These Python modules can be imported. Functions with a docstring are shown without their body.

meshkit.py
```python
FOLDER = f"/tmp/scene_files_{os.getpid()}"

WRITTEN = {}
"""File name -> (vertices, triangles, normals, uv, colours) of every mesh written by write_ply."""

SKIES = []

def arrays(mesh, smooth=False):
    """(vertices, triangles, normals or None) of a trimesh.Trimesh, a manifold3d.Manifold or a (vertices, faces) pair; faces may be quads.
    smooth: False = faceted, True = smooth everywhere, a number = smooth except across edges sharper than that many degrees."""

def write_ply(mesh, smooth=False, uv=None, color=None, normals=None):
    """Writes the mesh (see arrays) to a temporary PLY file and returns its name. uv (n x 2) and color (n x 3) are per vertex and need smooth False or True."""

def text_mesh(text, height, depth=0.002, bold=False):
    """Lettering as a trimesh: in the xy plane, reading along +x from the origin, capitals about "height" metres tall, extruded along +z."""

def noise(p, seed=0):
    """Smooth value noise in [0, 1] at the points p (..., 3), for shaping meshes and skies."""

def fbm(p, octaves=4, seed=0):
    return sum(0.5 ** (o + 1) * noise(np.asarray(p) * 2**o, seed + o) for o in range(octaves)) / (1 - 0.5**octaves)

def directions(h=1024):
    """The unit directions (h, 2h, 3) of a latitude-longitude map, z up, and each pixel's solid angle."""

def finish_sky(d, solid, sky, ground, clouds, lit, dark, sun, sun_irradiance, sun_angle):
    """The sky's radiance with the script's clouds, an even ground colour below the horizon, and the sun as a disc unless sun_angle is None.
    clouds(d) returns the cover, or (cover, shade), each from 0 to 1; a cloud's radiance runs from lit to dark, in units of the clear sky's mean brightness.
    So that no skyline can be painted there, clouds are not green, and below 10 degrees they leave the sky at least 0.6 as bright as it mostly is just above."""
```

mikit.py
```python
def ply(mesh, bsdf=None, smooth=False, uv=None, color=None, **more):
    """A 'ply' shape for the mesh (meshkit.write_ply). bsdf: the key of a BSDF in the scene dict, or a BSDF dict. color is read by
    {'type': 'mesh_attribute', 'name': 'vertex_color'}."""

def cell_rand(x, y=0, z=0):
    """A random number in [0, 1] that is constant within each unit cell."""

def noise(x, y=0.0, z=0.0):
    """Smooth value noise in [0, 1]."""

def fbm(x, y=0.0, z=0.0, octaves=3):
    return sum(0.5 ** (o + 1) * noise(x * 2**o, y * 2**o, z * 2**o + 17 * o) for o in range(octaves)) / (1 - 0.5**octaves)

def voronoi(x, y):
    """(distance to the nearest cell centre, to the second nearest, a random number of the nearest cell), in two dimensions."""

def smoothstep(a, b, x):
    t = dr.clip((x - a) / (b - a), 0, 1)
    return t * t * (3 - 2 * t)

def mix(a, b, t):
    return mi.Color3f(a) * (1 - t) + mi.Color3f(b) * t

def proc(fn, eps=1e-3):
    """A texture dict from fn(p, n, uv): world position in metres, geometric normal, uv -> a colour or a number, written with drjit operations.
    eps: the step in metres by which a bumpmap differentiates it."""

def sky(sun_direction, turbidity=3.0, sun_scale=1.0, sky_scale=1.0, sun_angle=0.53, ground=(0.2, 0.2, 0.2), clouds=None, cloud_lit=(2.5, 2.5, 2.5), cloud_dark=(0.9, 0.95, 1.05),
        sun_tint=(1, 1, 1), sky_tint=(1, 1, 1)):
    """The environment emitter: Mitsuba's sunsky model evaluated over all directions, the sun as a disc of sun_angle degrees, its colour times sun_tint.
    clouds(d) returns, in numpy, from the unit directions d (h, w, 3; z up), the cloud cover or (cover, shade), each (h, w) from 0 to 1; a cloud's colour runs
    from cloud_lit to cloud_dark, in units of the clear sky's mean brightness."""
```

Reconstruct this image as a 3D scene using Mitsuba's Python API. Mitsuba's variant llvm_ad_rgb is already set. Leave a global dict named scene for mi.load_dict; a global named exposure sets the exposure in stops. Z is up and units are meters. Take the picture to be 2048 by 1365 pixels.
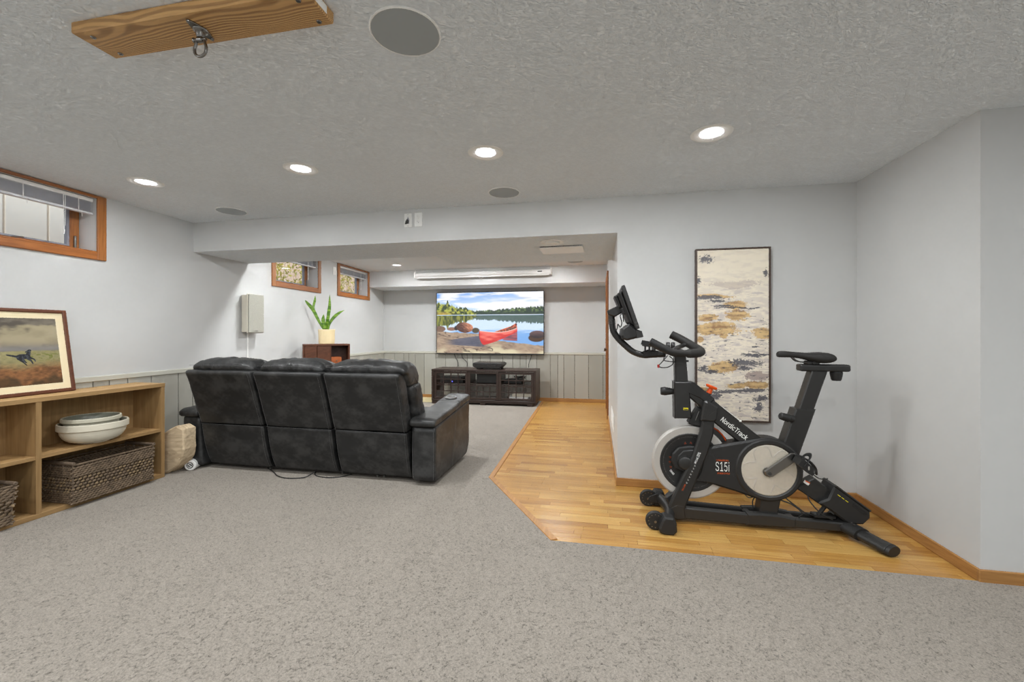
import math, random
import numpy as np, trimesh
import drjit as dr
import mitsuba as mi
import mikit, meshkit
from mikit import proc, noise, fbm, smoothstep, mix, cell_rand
from shapely.geometry import Polygon, box as sbox
from shapely import affinity

T = mi.ScalarTransform4f
scene, labels = {}, {}
# ------------------------------------------------------------------ camera, sky, exposure
YAW = math.radians(11.3407)
CAM = (0.0, 0.0, 1.2133)
scene['camera'] = {'type': 'perspective', 'fov': 2 * math.degrees(math.atan(1024 / 848.0)), 'fov_axis': 'x',
                   'principal_point_offset_y': (682.5 - 667.39) / 1365.0, 'near_clip': 0.02, 'far_clip': 200.0,
                   'to_world': T().look_at(origin=CAM, target=(CAM[0] - math.sin(YAW), CAM[1] + math.cos(YAW), CAM[2]), up=(0, 0, 1))}
exposure = 0.13
SKY_SCALE = 11.0
LAMP = 400.0
scene['sky'] = {**mikit.sky((0.5, -0.55, 0.7), turbidity=4.0, sun_scale=0.02, sky_scale=SKY_SCALE, sky_tint=(1.18, 1.0, 0.78), ground=(0.25, 0.24, 0.22)), 'sampling_weight': 3.0}

# ------------------------------------------------------------------ room numbers (metres)
YW, HC, ZB, XR, YO, XC, YF, HF = 3.486, 2.306, 2.0184, 1.8356, 2.480, 0.1592, 7.574, 2.325
ZR, HB, YFS, ZFS = 0.877, 0.0634, 6.98, 2.0426
YB, XE = -2.9, 4.3
SL = -0.0364
NL = (1 / math.sqrt(1 + SL * SL), -SL / math.sqrt(1 + SL * SL))


def XL(y):
    return -3.908 + SL * (y - 3.486)


# ------------------------------------------------------------------ colours and materials
def lin(r, g, b):
    f = lambda c: c / 12.92 if c <= 0.04045 else ((c + 0.055) / 1.055) ** 2.4
    return [f(r / 255.0), f(g / 255.0), f(b / 255.0)]


def rgb(c):
    return {'type': 'rgb', 'value': [float(x) for x in c]}


def mat(name, color, rough=0.6, spec=0.5, metal=0.0, bump=None, bump_scale=None, eps=1e-3, **more):
    """One material of the scene: a colour or a procedural colour, with an optional relief."""
    b = {'type': 'principled', 'base_color': proc(color) if callable(color) else rgb(color), 'roughness': proc(rough) if callable(rough) else rough, 'specular': spec, 'metallic': metal, **more}
    if bump is not None:
        b = {'type': 'bumpmap', 'tex': proc(bump, eps), 'scale': bump_scale or 1.0, 'bsdf': b}
    scene['m_' + name] = {'type': 'twosided', 'bsdf': b}
    return 'm_' + name


def hill(v, c, w):
    return dr.exp(-dr.square((v - c) / w))


WALL = mat('wall_paint', (0.548, 0.550, 0.546), 0.45, 0.3)
WHITE = mat('white_plastic', (0.80, 0.80, 0.78), 0.4, 0.4)


def ceil_blobs(p):
    w = noise(p.x * 6, p.y * 6, 4.0)
    a, b = p.x + 0.55 * p.y + 0.02 * w, p.y - 0.55 * p.x
    return fbm(a * 62, b * 135, p.z * 90, 3)


def ceil_relief(p, n, uv):
    return 0.0065 * smoothstep(0.40, 0.62, ceil_blobs(p))


def ceil_color(p, n, uv):
    return mix((0.785, 0.830, 0.862), (0.852, 0.900, 0.934), smoothstep(0.36, 0.62, ceil_blobs(p)))  # raised blobs lighter: relief shading put into the colour


CEIL = mat('ceiling_texture', ceil_color, 0.75, 0.2, bump=ceil_relief, eps=0.002)


CEIL_FAR_LIT = mat('ceiling_lit_far', (0.88, 0.90, 0.915), 0.7, 0.2, bump=ceil_relief, eps=0.002)  # paler than CEIL: brighter light of the far room put into the colour


def carpet_tufts(p):
    a, b = p.x * 150 + p.y * 80, p.y * 115 - p.x * 66
    n = noise(a + 0.8 * noise(p.x * 160, p.y * 160, 1.0), b, 5.0)
    crack = smoothstep(0.11, 0.02, dr.abs(n - 0.5)) * smoothstep(0.40, 0.78, noise(p.x * 105 - p.y * 30, p.y * 120, 9.0))
    return crack, noise(p.x * 230, p.y * 230, 3.0)


def carpet_color(p, n, uv):
    crack, w = carpet_tufts(p)
    patch = fbm(p.x * 1.6, p.y * 1.1, 0.7, 3)
    t = 0.5 * noise(p.x * 420, p.y * 420, 0.3) + 0.5 * w
    c = mix(lin(136, 129, 120), lin(178, 170, 161), t)
    return c * (1 - 0.40 * crack) * (0.66 + 0.16 * patch)  # cracks darkened: shade between the tufts put into the colour


def carpet_relief(p, n, uv):
    crack, w = carpet_tufts(p)
    return 0.002 * w - 0.004 * crack


CARPET = mat('carpet', carpet_color, 0.95, 0.05, bump=carpet_relief, eps=0.0015, sheen=0.3)


def wood(dark, light, axis, stretch=6.0, fine=90.0, wave=1.2):
    """Wood grain running along one axis."""
    def fn(p, n, uv):
        q = [p.x, p.y, p.z]
        a = q.pop(axis)
        w = fbm(a * stretch * 0.25, q[0] * 7, q[1] * 7, 2)
        g = fbm(a * stretch, q[0] * fine + wave * 6 * w, q[1] * fine + wave * 6 * w, 3)
        f = noise(a * stretch * 2, q[0] * fine * 4, q[1] * fine * 4)
        return mix(dark, light, dr.clip(0.15 + 0.75 * g + 0.25 * (f - 0.5) + 0.25 * (w - 0.5), 0, 1))
    return fn


PLANKS = [mat('laminate_%d' % i, wood(lin(d[0] * 0.94, d[1] * 0.96, d[2] * 0.94), lin(l[0] * 0.96, l[1] * 0.98, l[2] * 0.96), 0, 4.0, 100), 0.26, 0.5) for i, (d, l) in enumerate((
    ((150, 102, 48), (194, 146, 80)), ((156, 108, 54), (200, 154, 88)), ((142, 94, 44), (186, 136, 72)), ((158, 110, 55), (206, 162, 96)), ((150, 102, 47), (196, 148, 81)), ((134, 88, 40), (178, 128, 68)), ((160, 114, 58), (208, 166, 100)), ((152, 104, 50), (196, 148, 84)), ((146, 98, 46), (190, 142, 78))))]
GAP = mat('laminate_gap', lin(92, 56, 26), 0.7, 0.2)
OAK_X = mat('oak_trim_x', wood(lin(136, 92, 48), lin(178, 132, 78), 0, 5, 70), 0.4, 0.4)
OAK_Y = mat('oak_trim_y', wood(lin(136, 92, 48), lin(178, 132, 78), 1, 5, 70), 0.4, 0.4)
CASE_Y = mat('stained_oak_y', wood(lin(100, 54, 24), lin(160, 100, 50), 1, 5, 80), 0.3, 0.5)
CASE_Z = mat('stained_oak_z', wood(lin(104, 58, 26), lin(160, 104, 54), 2, 5, 80), 0.3, 0.5)


def panel_relief(p, n, uv):
    return 0.0016 * fbm(p.x * 60 + p.y * 60, p.z * 60, 1.0, 2)


PANELS = [mat('wainscot_%d' % i, c, 0.55, 0.3, bump=panel_relief, eps=0.002) for i, c in enumerate((lin(160, 158, 149), lin(155, 153, 144), lin(165, 163, 154)))]
GROOVE = mat('wainscot_groove', lin(112, 110, 100), 0.8, 0.1)
RAIL = mat('chair_rail_paint', lin(186, 185, 174), 0.45, 0.4)


def leather_color(p, n, uv):
    a = fbm(p.x * 9, p.y * 9, p.z * 9, 4)
    b = fbm(p.x * 45, p.y * 45, p.z * 45, 2)
    return mix((0.017, 0.0175, 0.018), (0.042, 0.042, 0.042), smoothstep(0.36, 0.76, a * 0.8 + b * 0.2))


def leather_relief(p, n, uv):
    return 0.0012 * fbm(p.x * 120, p.y * 120, p.z * 120, 2) + 0.004 * fbm(p.x * 14, p.y * 14, p.z * 14, 2)


LEATHER = mat('leather', leather_color, 0.40, 0.42, bump=leather_relief, eps=0.002)
STITCH = mat('stitch_thread', (0.095, 0.095, 0.095), 0.7, 0.3)
BLACK = mat('black_plastic', (0.016, 0.016, 0.016), 0.5, 0.4)
BLACK_METAL = mat('black_powder_coat', (0.017, 0.0168, 0.0165), 0.36, 0.5)
DARK_METAL = mat('dark_grey_metal', (0.035, 0.034, 0.032), 0.38, 0.5)
RUBBER = mat('foam_grip', (0.022, 0.021, 0.02), 0.65, 0.3)
CHROME = mat('chrome', (0.75, 0.75, 0.75), 0.18, 0.5, 1.0)
STEEL = mat('brushed_steel', (0.24, 0.235, 0.225), 0.24, 0.5, 1.0)
SILVER = mat('silver_flywheel', (0.50, 0.48, 0.45), 0.5, 0.4, 0.35)
WHITE_PRINT = mat('white_print', (0.72, 0.72, 0.70), 0.5, 0.3)
ORANGE = mat('orange_plastic', lin(226, 84, 22), 0.42, 0.4)
ORANGE_PRINT = mat('orange_print', lin(190, 80, 36), 0.5, 0.3)
YELLOW_PRINT = mat('yellow_print', lin(226, 208, 40), 0.5, 0.3)
RED = mat('red_plastic', lin(150, 40, 34), 0.4, 0.4)
CREAM = mat('cream_ceramic', lin(226, 208, 166), 0.5, 0.4)
IVORY = mat('ivory_stoneware', lin(214, 208, 190), 0.3, 0.5)
IVORY_DIM = mat('grey_ivory_stoneware', lin(190, 186, 168), 0.35, 0.5)
GLAZE_SHADED = mat('shaded_glaze', lin(128, 130, 118), 0.3, 0.5)  # this grey also carries the shelf shade inside the bowls
SPEAKER_CASE = mat('speaker_case', lin(206, 200, 186), 0.5, 0.3)


def mesh_cloth(p, n, uv):
    a = 0.5 + 0.5 * dr.sin(p.x * 900 + p.y * 900) * dr.sin(p.z * 900)
    return mix(lin(150, 148, 138), lin(172, 170, 160), a)


SPEAKER_CLOTH = mat('speaker_cloth', mesh_cloth, 0.8, 0.2)
GRILLE = mat('ceiling_grille', lin(160, 166, 168), 0.7, 0.2)
GLASS = 'm_window_glass'
scene[GLASS] = {'type': 'thindielectric', 'int_ior': 1.5}
SHELF_Y = mat('light_oak_y', wood(lin(132, 103, 66), lin(174, 141, 98), 1, 3.5, 45), 0.5, 0.3)
SHELF_Z = mat('light_oak_z', wood(lin(128, 100, 64), lin(170, 138, 96), 2, 3.5, 45), 0.5, 0.3)
ESPRESSO = mat('espresso_wood', wood((0.018, 0.010, 0.008), (0.040, 0.024, 0.018), 0, 5, 70), 0.38, 0.5)
MAHOGANY = mat('mahogany', wood(lin(50, 26, 15), lin(102, 58, 34), 0, 4, 40), 0.4, 0.5)
MAHOGANY_LIGHT = mat('mahogany_drawer', wood(lin(130, 62, 26), lin(176, 96, 48), 0, 4, 40), 0.4, 0.5)
def pine_grain(p, n, uv):
    w = fbm(p.x * 3.2, p.y * 9, 2.0, 3)
    r = dr.square(p.y - 1.17 + 0.03 * w) * 900 + p.x * 1.6 + 4.5 * w + (p.z - 2.3) * 60
    ring = smoothstep(0.15, 0.9, 0.5 + 0.5 * dr.sin(r * 4.2))
    f = fbm(p.x * 8, p.y * 220, p.z * 220, 3)
    return mix(lin(198, 158, 106), lin(132, 94, 58), dr.clip(0.72 * ring * (0.55 + 0.6 * w) + 0.45 * (f - 0.4), 0, 1))


PINE = mat('pine_board', pine_grain, 0.5, 0.3)
STUMP = mat('pale_driftwood', wood(lin(150, 126, 98), lin(226, 206, 174), 0, 4, 50, 2.0), 0.8, 0.2,
            bump=lambda p, n, uv: 0.006 * fbm(p.x * 6, p.y * 60 + p.x * 20, p.z * 60 - p.x * 30, 3), eps=0.002)


def rattan_color(p, n, uv):
    a = noise(p.x * 40, p.y * 40, p.z * 40)
    b = noise(p.x * 300, p.y * 300, p.z * 300)
    return mix(mix(lin(58, 48, 41), lin(116, 98, 82), a), lin(160, 140, 112), b * 0.35)


RATTAN = mat('water_hyacinth', rattan_color, 0.7, 0.3)
RATTAN_LIGHT = mat('water_hyacinth_light', lambda p, n, uv: mix(lin(80, 66, 52), lin(150, 128, 98), noise(p.x * 45, p.y * 45, p.z * 45)), 0.7, 0.3)
BASKET_ROD = mat('basket_rod', wood(lin(78, 66, 56), lin(120, 104, 88), 0, 4, 60), 0.6, 0.3)
FRAME_RED = mat('frame_redwood', wood(lin(70, 37, 23), lin(104, 58, 35), 1, 4, 60), 0.4, 0.5)
FRAME_BROWN = mat('frame_dark_brown', lin(64, 50, 42), 0.45, 0.4)
MATBOARD = mat('matboard', lin(226, 212, 178), 0.8, 0.1)
CORD = mat('black_cord', (0.02, 0.02, 0.02), 0.5, 0.4)
SCREEN_WHITE = mat('screen_case', (0.78, 0.78, 0.77), 0.6, 0.3)
SOIL = mat('soil', lin(60, 46, 36), 0.9, 0.1)
BEIGE_FLOOR = mat('pale_beige_floor', lin(205, 192, 150), 0.5, 0.3)
OUT_PANEL = mat('window_well_panel', lin(226, 220, 212), 0.7, 0.2)
OUT_GROUND = mat('gravel_ground', lambda p, n, uv: mix(lin(120, 108, 92), lin(176, 166, 150), noise(p.x * 25, p.y * 25)), 0.9, 0.1)
FENCE = mat('fence_wood', wood(lin(206, 176, 156), lin(238, 220, 204), 2, 3, 30), 0.8, 0.2)
BLIND = mat('blind_slat', (0.66, 0.68, 0.72), 0.35, 0.4)
GREY_TRIM = mat('grey_window_trim', lin(136, 138, 148), 0.5, 0.3)
scene['m_snake_leaf'] = {'type': 'twosided', 'bsdf': {'type': 'principled', 'base_color': proc(
    lambda p, n, uv: mix(lin(66, 104, 30), lin(122, 156, 54), smoothstep(0.35, 0.75, fbm(p.z * 60 + 3 * p.x, p.x * 12, p.y * 12, 2)))), 'roughness': 0.35, 'specular': 0.5}}
scene['m_shrub_leaf'] = {'type': 'twosided', 'bsdf': {'type': 'principled', 'base_color': proc(
    lambda p, n, uv: mix(lin(110, 120, 52), lin(214, 196, 96), noise(p.x * 14, p.y * 14, p.z * 14))), 'roughness': 0.6, 'specular': 0.3}}


# ------------------------------------------------------------------ mesh helpers
def TM(v, f):
    return trimesh.Trimesh(np.asarray(v, float), np.asarray(f, int), process=False)


def cat(*ms):
    return trimesh.util.concatenate([m for m in ms])


def box(x0, y0, z0, x1, y1, z1, b=0.0):
    x0, x1, y0, y1, z0, z1 = min(x0, x1), max(x0, x1), min(y0, y1), max(y0, y1), min(z0, z1), max(z0, z1)
    if not b:
        m = trimesh.creation.box(extents=(x1 - x0, y1 - y0, z1 - z0))
        m.apply_translation(((x0 + x1) / 2, (y0 + y1) / 2, (z0 + z1) / 2))
        return TM(m.vertices, m.faces)
    b = min(b, 0.49 * (x1 - x0), 0.49 * (y1 - y0), 0.49 * (z1 - z0))
    pts = []
    for x, sx in ((x0, 1), (x1, -1)):
        for y, sy in ((y0, 1), (y1, -1)):
            for z, sz in ((z0, 1), (z1, -1)):
                pts += [(x, y + sy * b, z + sz * b), (x + sx * b, y, z + sz * b), (x + sx * b, y + sy * b, z)]
    m = trimesh.convex.convex_hull(np.array(pts))
    return TM(m.vertices, m.faces)


def rbox(x0, y0, z0, x1, y1, z1, r=0.01, sub=2):
    s = trimesh.creation.icosphere(subdivisions=sub, radius=r).vertices
    pts = np.vstack([s + (x, y, z) for x in (x0 + r, x1 - r) for y in (y0 + r, y1 - r) for z in (z0 + r, z1 - r)])
    m = trimesh.convex.convex_hull(pts)
    return TM(m.vertices, m.faces)


def hull(pts):
    m = trimesh.convex.convex_hull(np.asarray(pts, float))
    return TM(m.vertices, m.faces)


def rounded(poly, r, res=5):
    p = Polygon(poly)
    q = p.buffer(-r, join_style=2).buffer(r, quad_segs=res)
    return q if not q.is_empty else p


def ring_of(poly):
    p = poly if isinstance(poly, Polygon) else Polygon(poly)
    if not p.exterior.is_ccw:
        p = Polygon(list(p.exterior.coords)[::-1])
    c = np.array(p.exterior.coords)[:-1]
    keep = np.linalg.norm(c - np.roll(c, 1, 0), axis=1) > 1e-5
    return c[keep]


def prism(poly, lo, hi, b=0.0, axis='y', b2=None):
    """A polygon extruded along an axis with chamfered rims. axis 'y': polygon in (x, z); 'x': in (y, z); 'z': in (x, y)."""
    c = ring_of(poly)
    n = len(c)
    e = np.roll(c, -1, 0) - c
    e /= np.linalg.norm(e, axis=1, keepdims=True)
    nn = np.stack([e[:, 1], -e[:, 0]], 1)
    mn = nn + np.roll(nn, 1, 0)
    mn /= np.maximum(np.sum(mn * np.roll(nn, 1, 0), 1, keepdims=True), 0.5)
    ins = c - b * mn
    rings = [(c, lo), (c, hi)] if not b else [(ins, lo), (c, lo + b), (c, hi - b), (ins, hi)]
    v, f = [], []
    for r, t in rings:
        v.append(np.column_stack([r, np.full(n, t)]))
    i = np.arange(n)
    j = (i + 1) % n
    for k in range(len(rings) - 1):
        a, d = k * n, (k + 1) * n
        f += [np.stack([a + i, a + j, d + j], 1), np.stack([a + i, d + j, d + i], 1)]
    tv, tf = trimesh.creation.triangulate_polygon(Polygon(c), engine='earcut')
    # match earcut's vertices with the ring
    idx = np.array([int(np.argmin(np.sum((c - q) ** 2, 1))) for q in np.asarray(tv)[:, :2]])
    tf = idx[np.asarray(tf)]
    ar = np.cross(c[tf[:, 1]] - c[tf[:, 0]], c[tf[:, 2]] - c[tf[:, 0]])
    tf = np.where((ar < 0)[:, None], tf[:, ::-1], tf)
    f += [tf[:, ::-1], tf + (len(rings) - 1) * n]
    v, f = np.vstack(v), np.vstack(f)
    if axis == 'y':
        v, f = v[:, [0, 2, 1]], f[:, ::-1]
    elif axis == 'x':
        v = v[:, [2, 0, 1]]
    return TM(v, f)


def curve(pts, n=40, closed=False):
    """Catmull-Rom through the points."""
    p = np.asarray(pts, float)
    q = np.vstack([p[-1], p, p[:2]]) if closed else np.vstack([2 * p[0] - p[1], p, 2 * p[-1] - p[-2]])
    segs = len(p) if closed else len(p) - 1
    out = []
    for t in np.linspace(0, segs, n, endpoint=not closed):
        i = min(int(t), segs - 1)
        u = t - i
        a, b, c, d = q[i], q[i + 1], q[i + 2], q[(i + 3) % len(q)] if closed else q[i + 3]
        out.append(0.5 * (2 * b + (c - a) * u + (2 * a - 5 * b + 4 * c - d) * u * u + (3 * b - a - 3 * c + d) * u ** 3))
    return np.array(out)


def tube(path, r, sides=10, closed=False, flat=None):
    """A round (or flattened: flat=(a, b)) tube along a path."""
    p = np.asarray(path, float)
    n = len(p)
    t = (np.roll(p, -1, 0) - np.roll(p, 1, 0)) if closed else np.gradient(p, axis=0)
    t /= np.linalg.norm(t, axis=1, keepdims=True) + 1e-12
    a = np.cross(t[0], (0, 0, 1) if abs(t[0][2]) < 0.9 else (1, 0, 0))
    A, B = [], []
    for k in range(n):
        a = a - t[k] * (a @ t[k])
        a = a / (np.linalg.norm(a) + 1e-12)
        A.append(a)
        B.append(np.cross(t[k], a))
    A, B = np.array(A), np.array(B)
    rr = np.broadcast_to(np.asarray(r, float), (n,))
    ang = np.arange(sides) * 2 * np.pi / sides
    fa, fb = flat or (1, 1)
    v = p[:, None] + rr[:, None, None] * (fa * np.cos(ang)[None, :, None] * A[:, None] + fb * np.sin(ang)[None, :, None] * B[:, None])
    v = v.reshape(-1, 3)
    f = []
    m = n if closed else n - 1
    for k in range(m):
        k2 = (k + 1) % n
        i = np.arange(sides)
        j = (i + 1) % sides
        f += [np.stack([k * sides + i, k * sides + j, k2 * sides + j], 1), np.stack([k * sides + i, k2 * sides + j, k2 * sides + i], 1)]
    if not closed:
        v = np.vstack([v, p[0], p[-1]])
        i = np.arange(sides)
        j = (i + 1) % sides
        f += [np.stack([i * 0 + len(v) - 2, j, i], 1), np.stack([i * 0 + len(v) - 1, (n - 1) * sides + i, (n - 1) * sides + j], 1)]
    return TM(v, np.vstack(f))


def lathe(profile, n=40, center=(0, 0, 0), axis='z'):
    """A profile of (radius, height) turned about an axis through the centre."""
    pr = np.asarray(profile, float)
    ang = np.arange(n) * 2 * np.pi / n
    v = np.stack([pr[:, :1] * np.cos(ang), pr[:, :1] * np.sin(ang), np.broadcast_to(pr[:, 1:], (len(pr), n))], -1).reshape(-1, 3)
    f = []
    i = np.arange(n)
    j = (i + 1) % n
    for k in range(len(pr) - 1):
        f += [np.stack([k * n + i, k * n + j, (k + 1) * n + j], 1), np.stack([k * n + i, (k + 1) * n + j, (k + 1) * n + i], 1)]
    v, f = v, np.vstack(f)
    ok = (np.linalg.norm(v[f[:, 0]] - v[f[:, 1]], axis=1) > 1e-9) & (np.linalg.norm(v[f[:, 1]] - v[f[:, 2]], axis=1) > 1e-9) & (np.linalg.norm(v[f[:, 0]] - v[f[:, 2]], axis=1) > 1e-9)
    f = f[ok]
    if axis == 'y':
        v = v[:, [0, 2, 1]] * (1, 1, -1)
    elif axis == 'x':
        v = v[:, [2, 1, 0]] * (1, 1, -1)
    return TM(v + np.asarray(center, float), f)


def cyl(p0, p1, r, n=20, r1=None, b=0.0):
    """A (tapered) cylinder between two points with chamfered rims."""
    p0, p1 = np.asarray(p0, float), np.asarray(p1, float)
    L = np.linalg.norm(p1 - p0)
    r1 = r if r1 is None else r1
    pr = [(0, 0), (r - b, 0), (r, b), (r1, L - b), (r1 - b, L), (0, L)] if b else [(0, 0), (r, 0), (r1, L), (0, L)]
    m = lathe(pr, n)
    z = (p1 - p0) / L
    x = np.cross((0, 1, 0) if abs(z[1]) < 0.9 else (1, 0, 0), z)
    x /= np.linalg.norm(x)
    M = np.eye(4)
    M[:3, :3] = np.column_stack([x, np.cross(z, x), z])
    M[:3, 3] = p0
    m.apply_transform(M)
    return m


def loft(rings):
    """Closed rings of equal length joined, with fans at both ends."""
    r = np.asarray(rings, float)
    k, n = r.shape[:2]
    v = np.vstack([r.reshape(-1, 3), r[0].mean(0), r[-1].mean(0)])
    f = []
    i = np.arange(n)
    j = (i + 1) % n
    for a in range(k - 1):
        f += [np.stack([a * n + i, a * n + j, (a + 1) * n + j], 1), np.stack([a * n + i, (a + 1) * n + j, (a + 1) * n + i], 1)]
    f += [np.stack([i * 0 + k * n, j, i], 1), np.stack([i * 0 + k * n + 1, (k - 1) * n + i, (k - 1) * n + j], 1)]
    m = TM(v, np.vstack(f))
    if m.volume < 0:
        m.faces = m.faces[:, ::-1]
    return m


def onwall(m):
    """From the left wall's own frame (distance from the wall, y, z) into the room."""
    v = np.array(m.vertices)
    w = np.column_stack([XL(v[:, 1]) + v[:, 0] * NL[0], v[:, 1] + v[:, 0] * NL[1], v[:, 2]])
    return TM(w, m.faces)


def quad(p00, p10, p11, p01):
    """A flat print with uv running from (0,0) at its top left to (1,1) at its bottom right."""
    return TM([p00, p10, p11, p01], [[0, 3, 2], [0, 2, 1]]), np.array([[0, 0], [1, 0], [1, 1], [0, 1.0]])


def text_on(text, height, origin, angle=0.0, bold=False, depth=0.0012, width=None):
    """Lettering on a face that looks towards -y: it reads along +x, turned by the angle about y."""
    m = meshkit.text_mesh(text, height, depth, bold)
    v = np.array(m.vertices)
    if width:
        v[:, 0] *= width / (v[:, 0].max() - v[:, 0].min())
    c, s = math.cos(angle), math.sin(angle)
    w = np.column_stack([origin[0] + v[:, 0] * c - v[:, 1] * s, origin[1] - v[:, 2], origin[2] + v[:, 0] * s + v[:, 1] * c])
    return TM(w, m.faces)


# ------------------------------------------------------------------ naming helpers
def numbered(k):
    if k not in scene and k not in labels and not any(x.startswith(k + '__') for x in scene):
        return k
    i = 1
    while True:
        q = '%s_%03d' % (k, i)
        if q not in scene and q not in labels and not any(x.startswith(q + '__') for x in scene):
            return q
        i += 1


def thing(name, label, category, group=None, kind=None):
    k = numbered(name)
    labels[k] = {'label': label, 'category': category}
    if group:
        labels[k]['group'] = group
    if kind:
        labels[k]['kind'] = kind
    return k


def part(parent, name, mesh, m, smooth=False, label=None, kind=None, **more):
    k = numbered(parent + '__' + name)
    scene[k] = mikit.ply(mesh, m, smooth, **more)
    if label or kind:
        labels[k] = {}
        if label:
            labels[k]['label'] = label
        if kind:
            labels[k]['kind'] = kind
    return k


def solo(name, mesh, m, label, category, smooth=False, group=None, **more):
    k = thing(name, label, category, group)
    scene[k] = mikit.ply(mesh, m, smooth, **more)
    return k


def struct(name, mesh, m, label=None, smooth=False):
    k = numbered(name)
    scene[k] = mikit.ply(mesh, m, smooth)
    labels[k] = {'kind': 'structure'}
    if label:
        labels[k]['label'] = label
    return k


# ================================================================== THE SETTING
# carpet and wood floor
WOODP = [(-0.895, 3.456), (-0.267, 2.474), (XR + 0.01, 2.480), (XR + 0.01, YW + 0.02), (XC + 0.01, YW + 0.02), (XC + 0.01, YF + 0.02), (-0.973, YF + 0.02)]
room = Polygon([(XL(YB) - 0.1, YB), (XE, YB), (XE, YO + 0.1), (XR + 0.1, YO + 0.1), (XR + 0.1, YW + 0.1), (XC + 0.1, YW + 0.1), (XC + 0.1, YF + 0.1), (XL(YF) - 0.1, YF + 0.1)])
WOODX = WOODP[:2] + [(XR + 0.5, 2.480), (XR + 0.5, YW + 0.3), (XC + 0.3, YW + 0.3), (XC + 0.3, YF + 0.3), (-0.973, YF + 0.3)]
carpet_shape = room.difference(Polygon(WOODX))
struct('floor', prism(carpet_shape if carpet_shape.geom_type == 'Polygon' else max(carpet_shape.geoms, key=lambda g: g.area), -0.03, 0.004, 0, 'z'), CARPET, 'light grey-beige cut-pile carpet over most of the room')
wf = struct('floor_wood', prism(Polygon(WOODP), -0.03, -0.002, 0, 'z'), GAP, 'honey-coloured wood strip floor from the bike to the far wall')
rng = random.Random(5)
strips = []
y = 2.474
wp = Polygon(WOODP)
row = 0
while y < YF:
    w = 0.057
    x = -1.0 - rng.random() * 0.4
    while x < XR:
        L = rng.uniform(0.26, 0.52)
        q = sbox(x + 0.0005, y + 0.0005, x + L - 0.0005, y + w - 0.0005).intersection(wp)
        if q.area > 2e-4 and q.geom_type == 'Polygon':
            strips.append(q)
        x += L
    y += w
strips.sort(key=lambda q: q.centroid.y)
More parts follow.
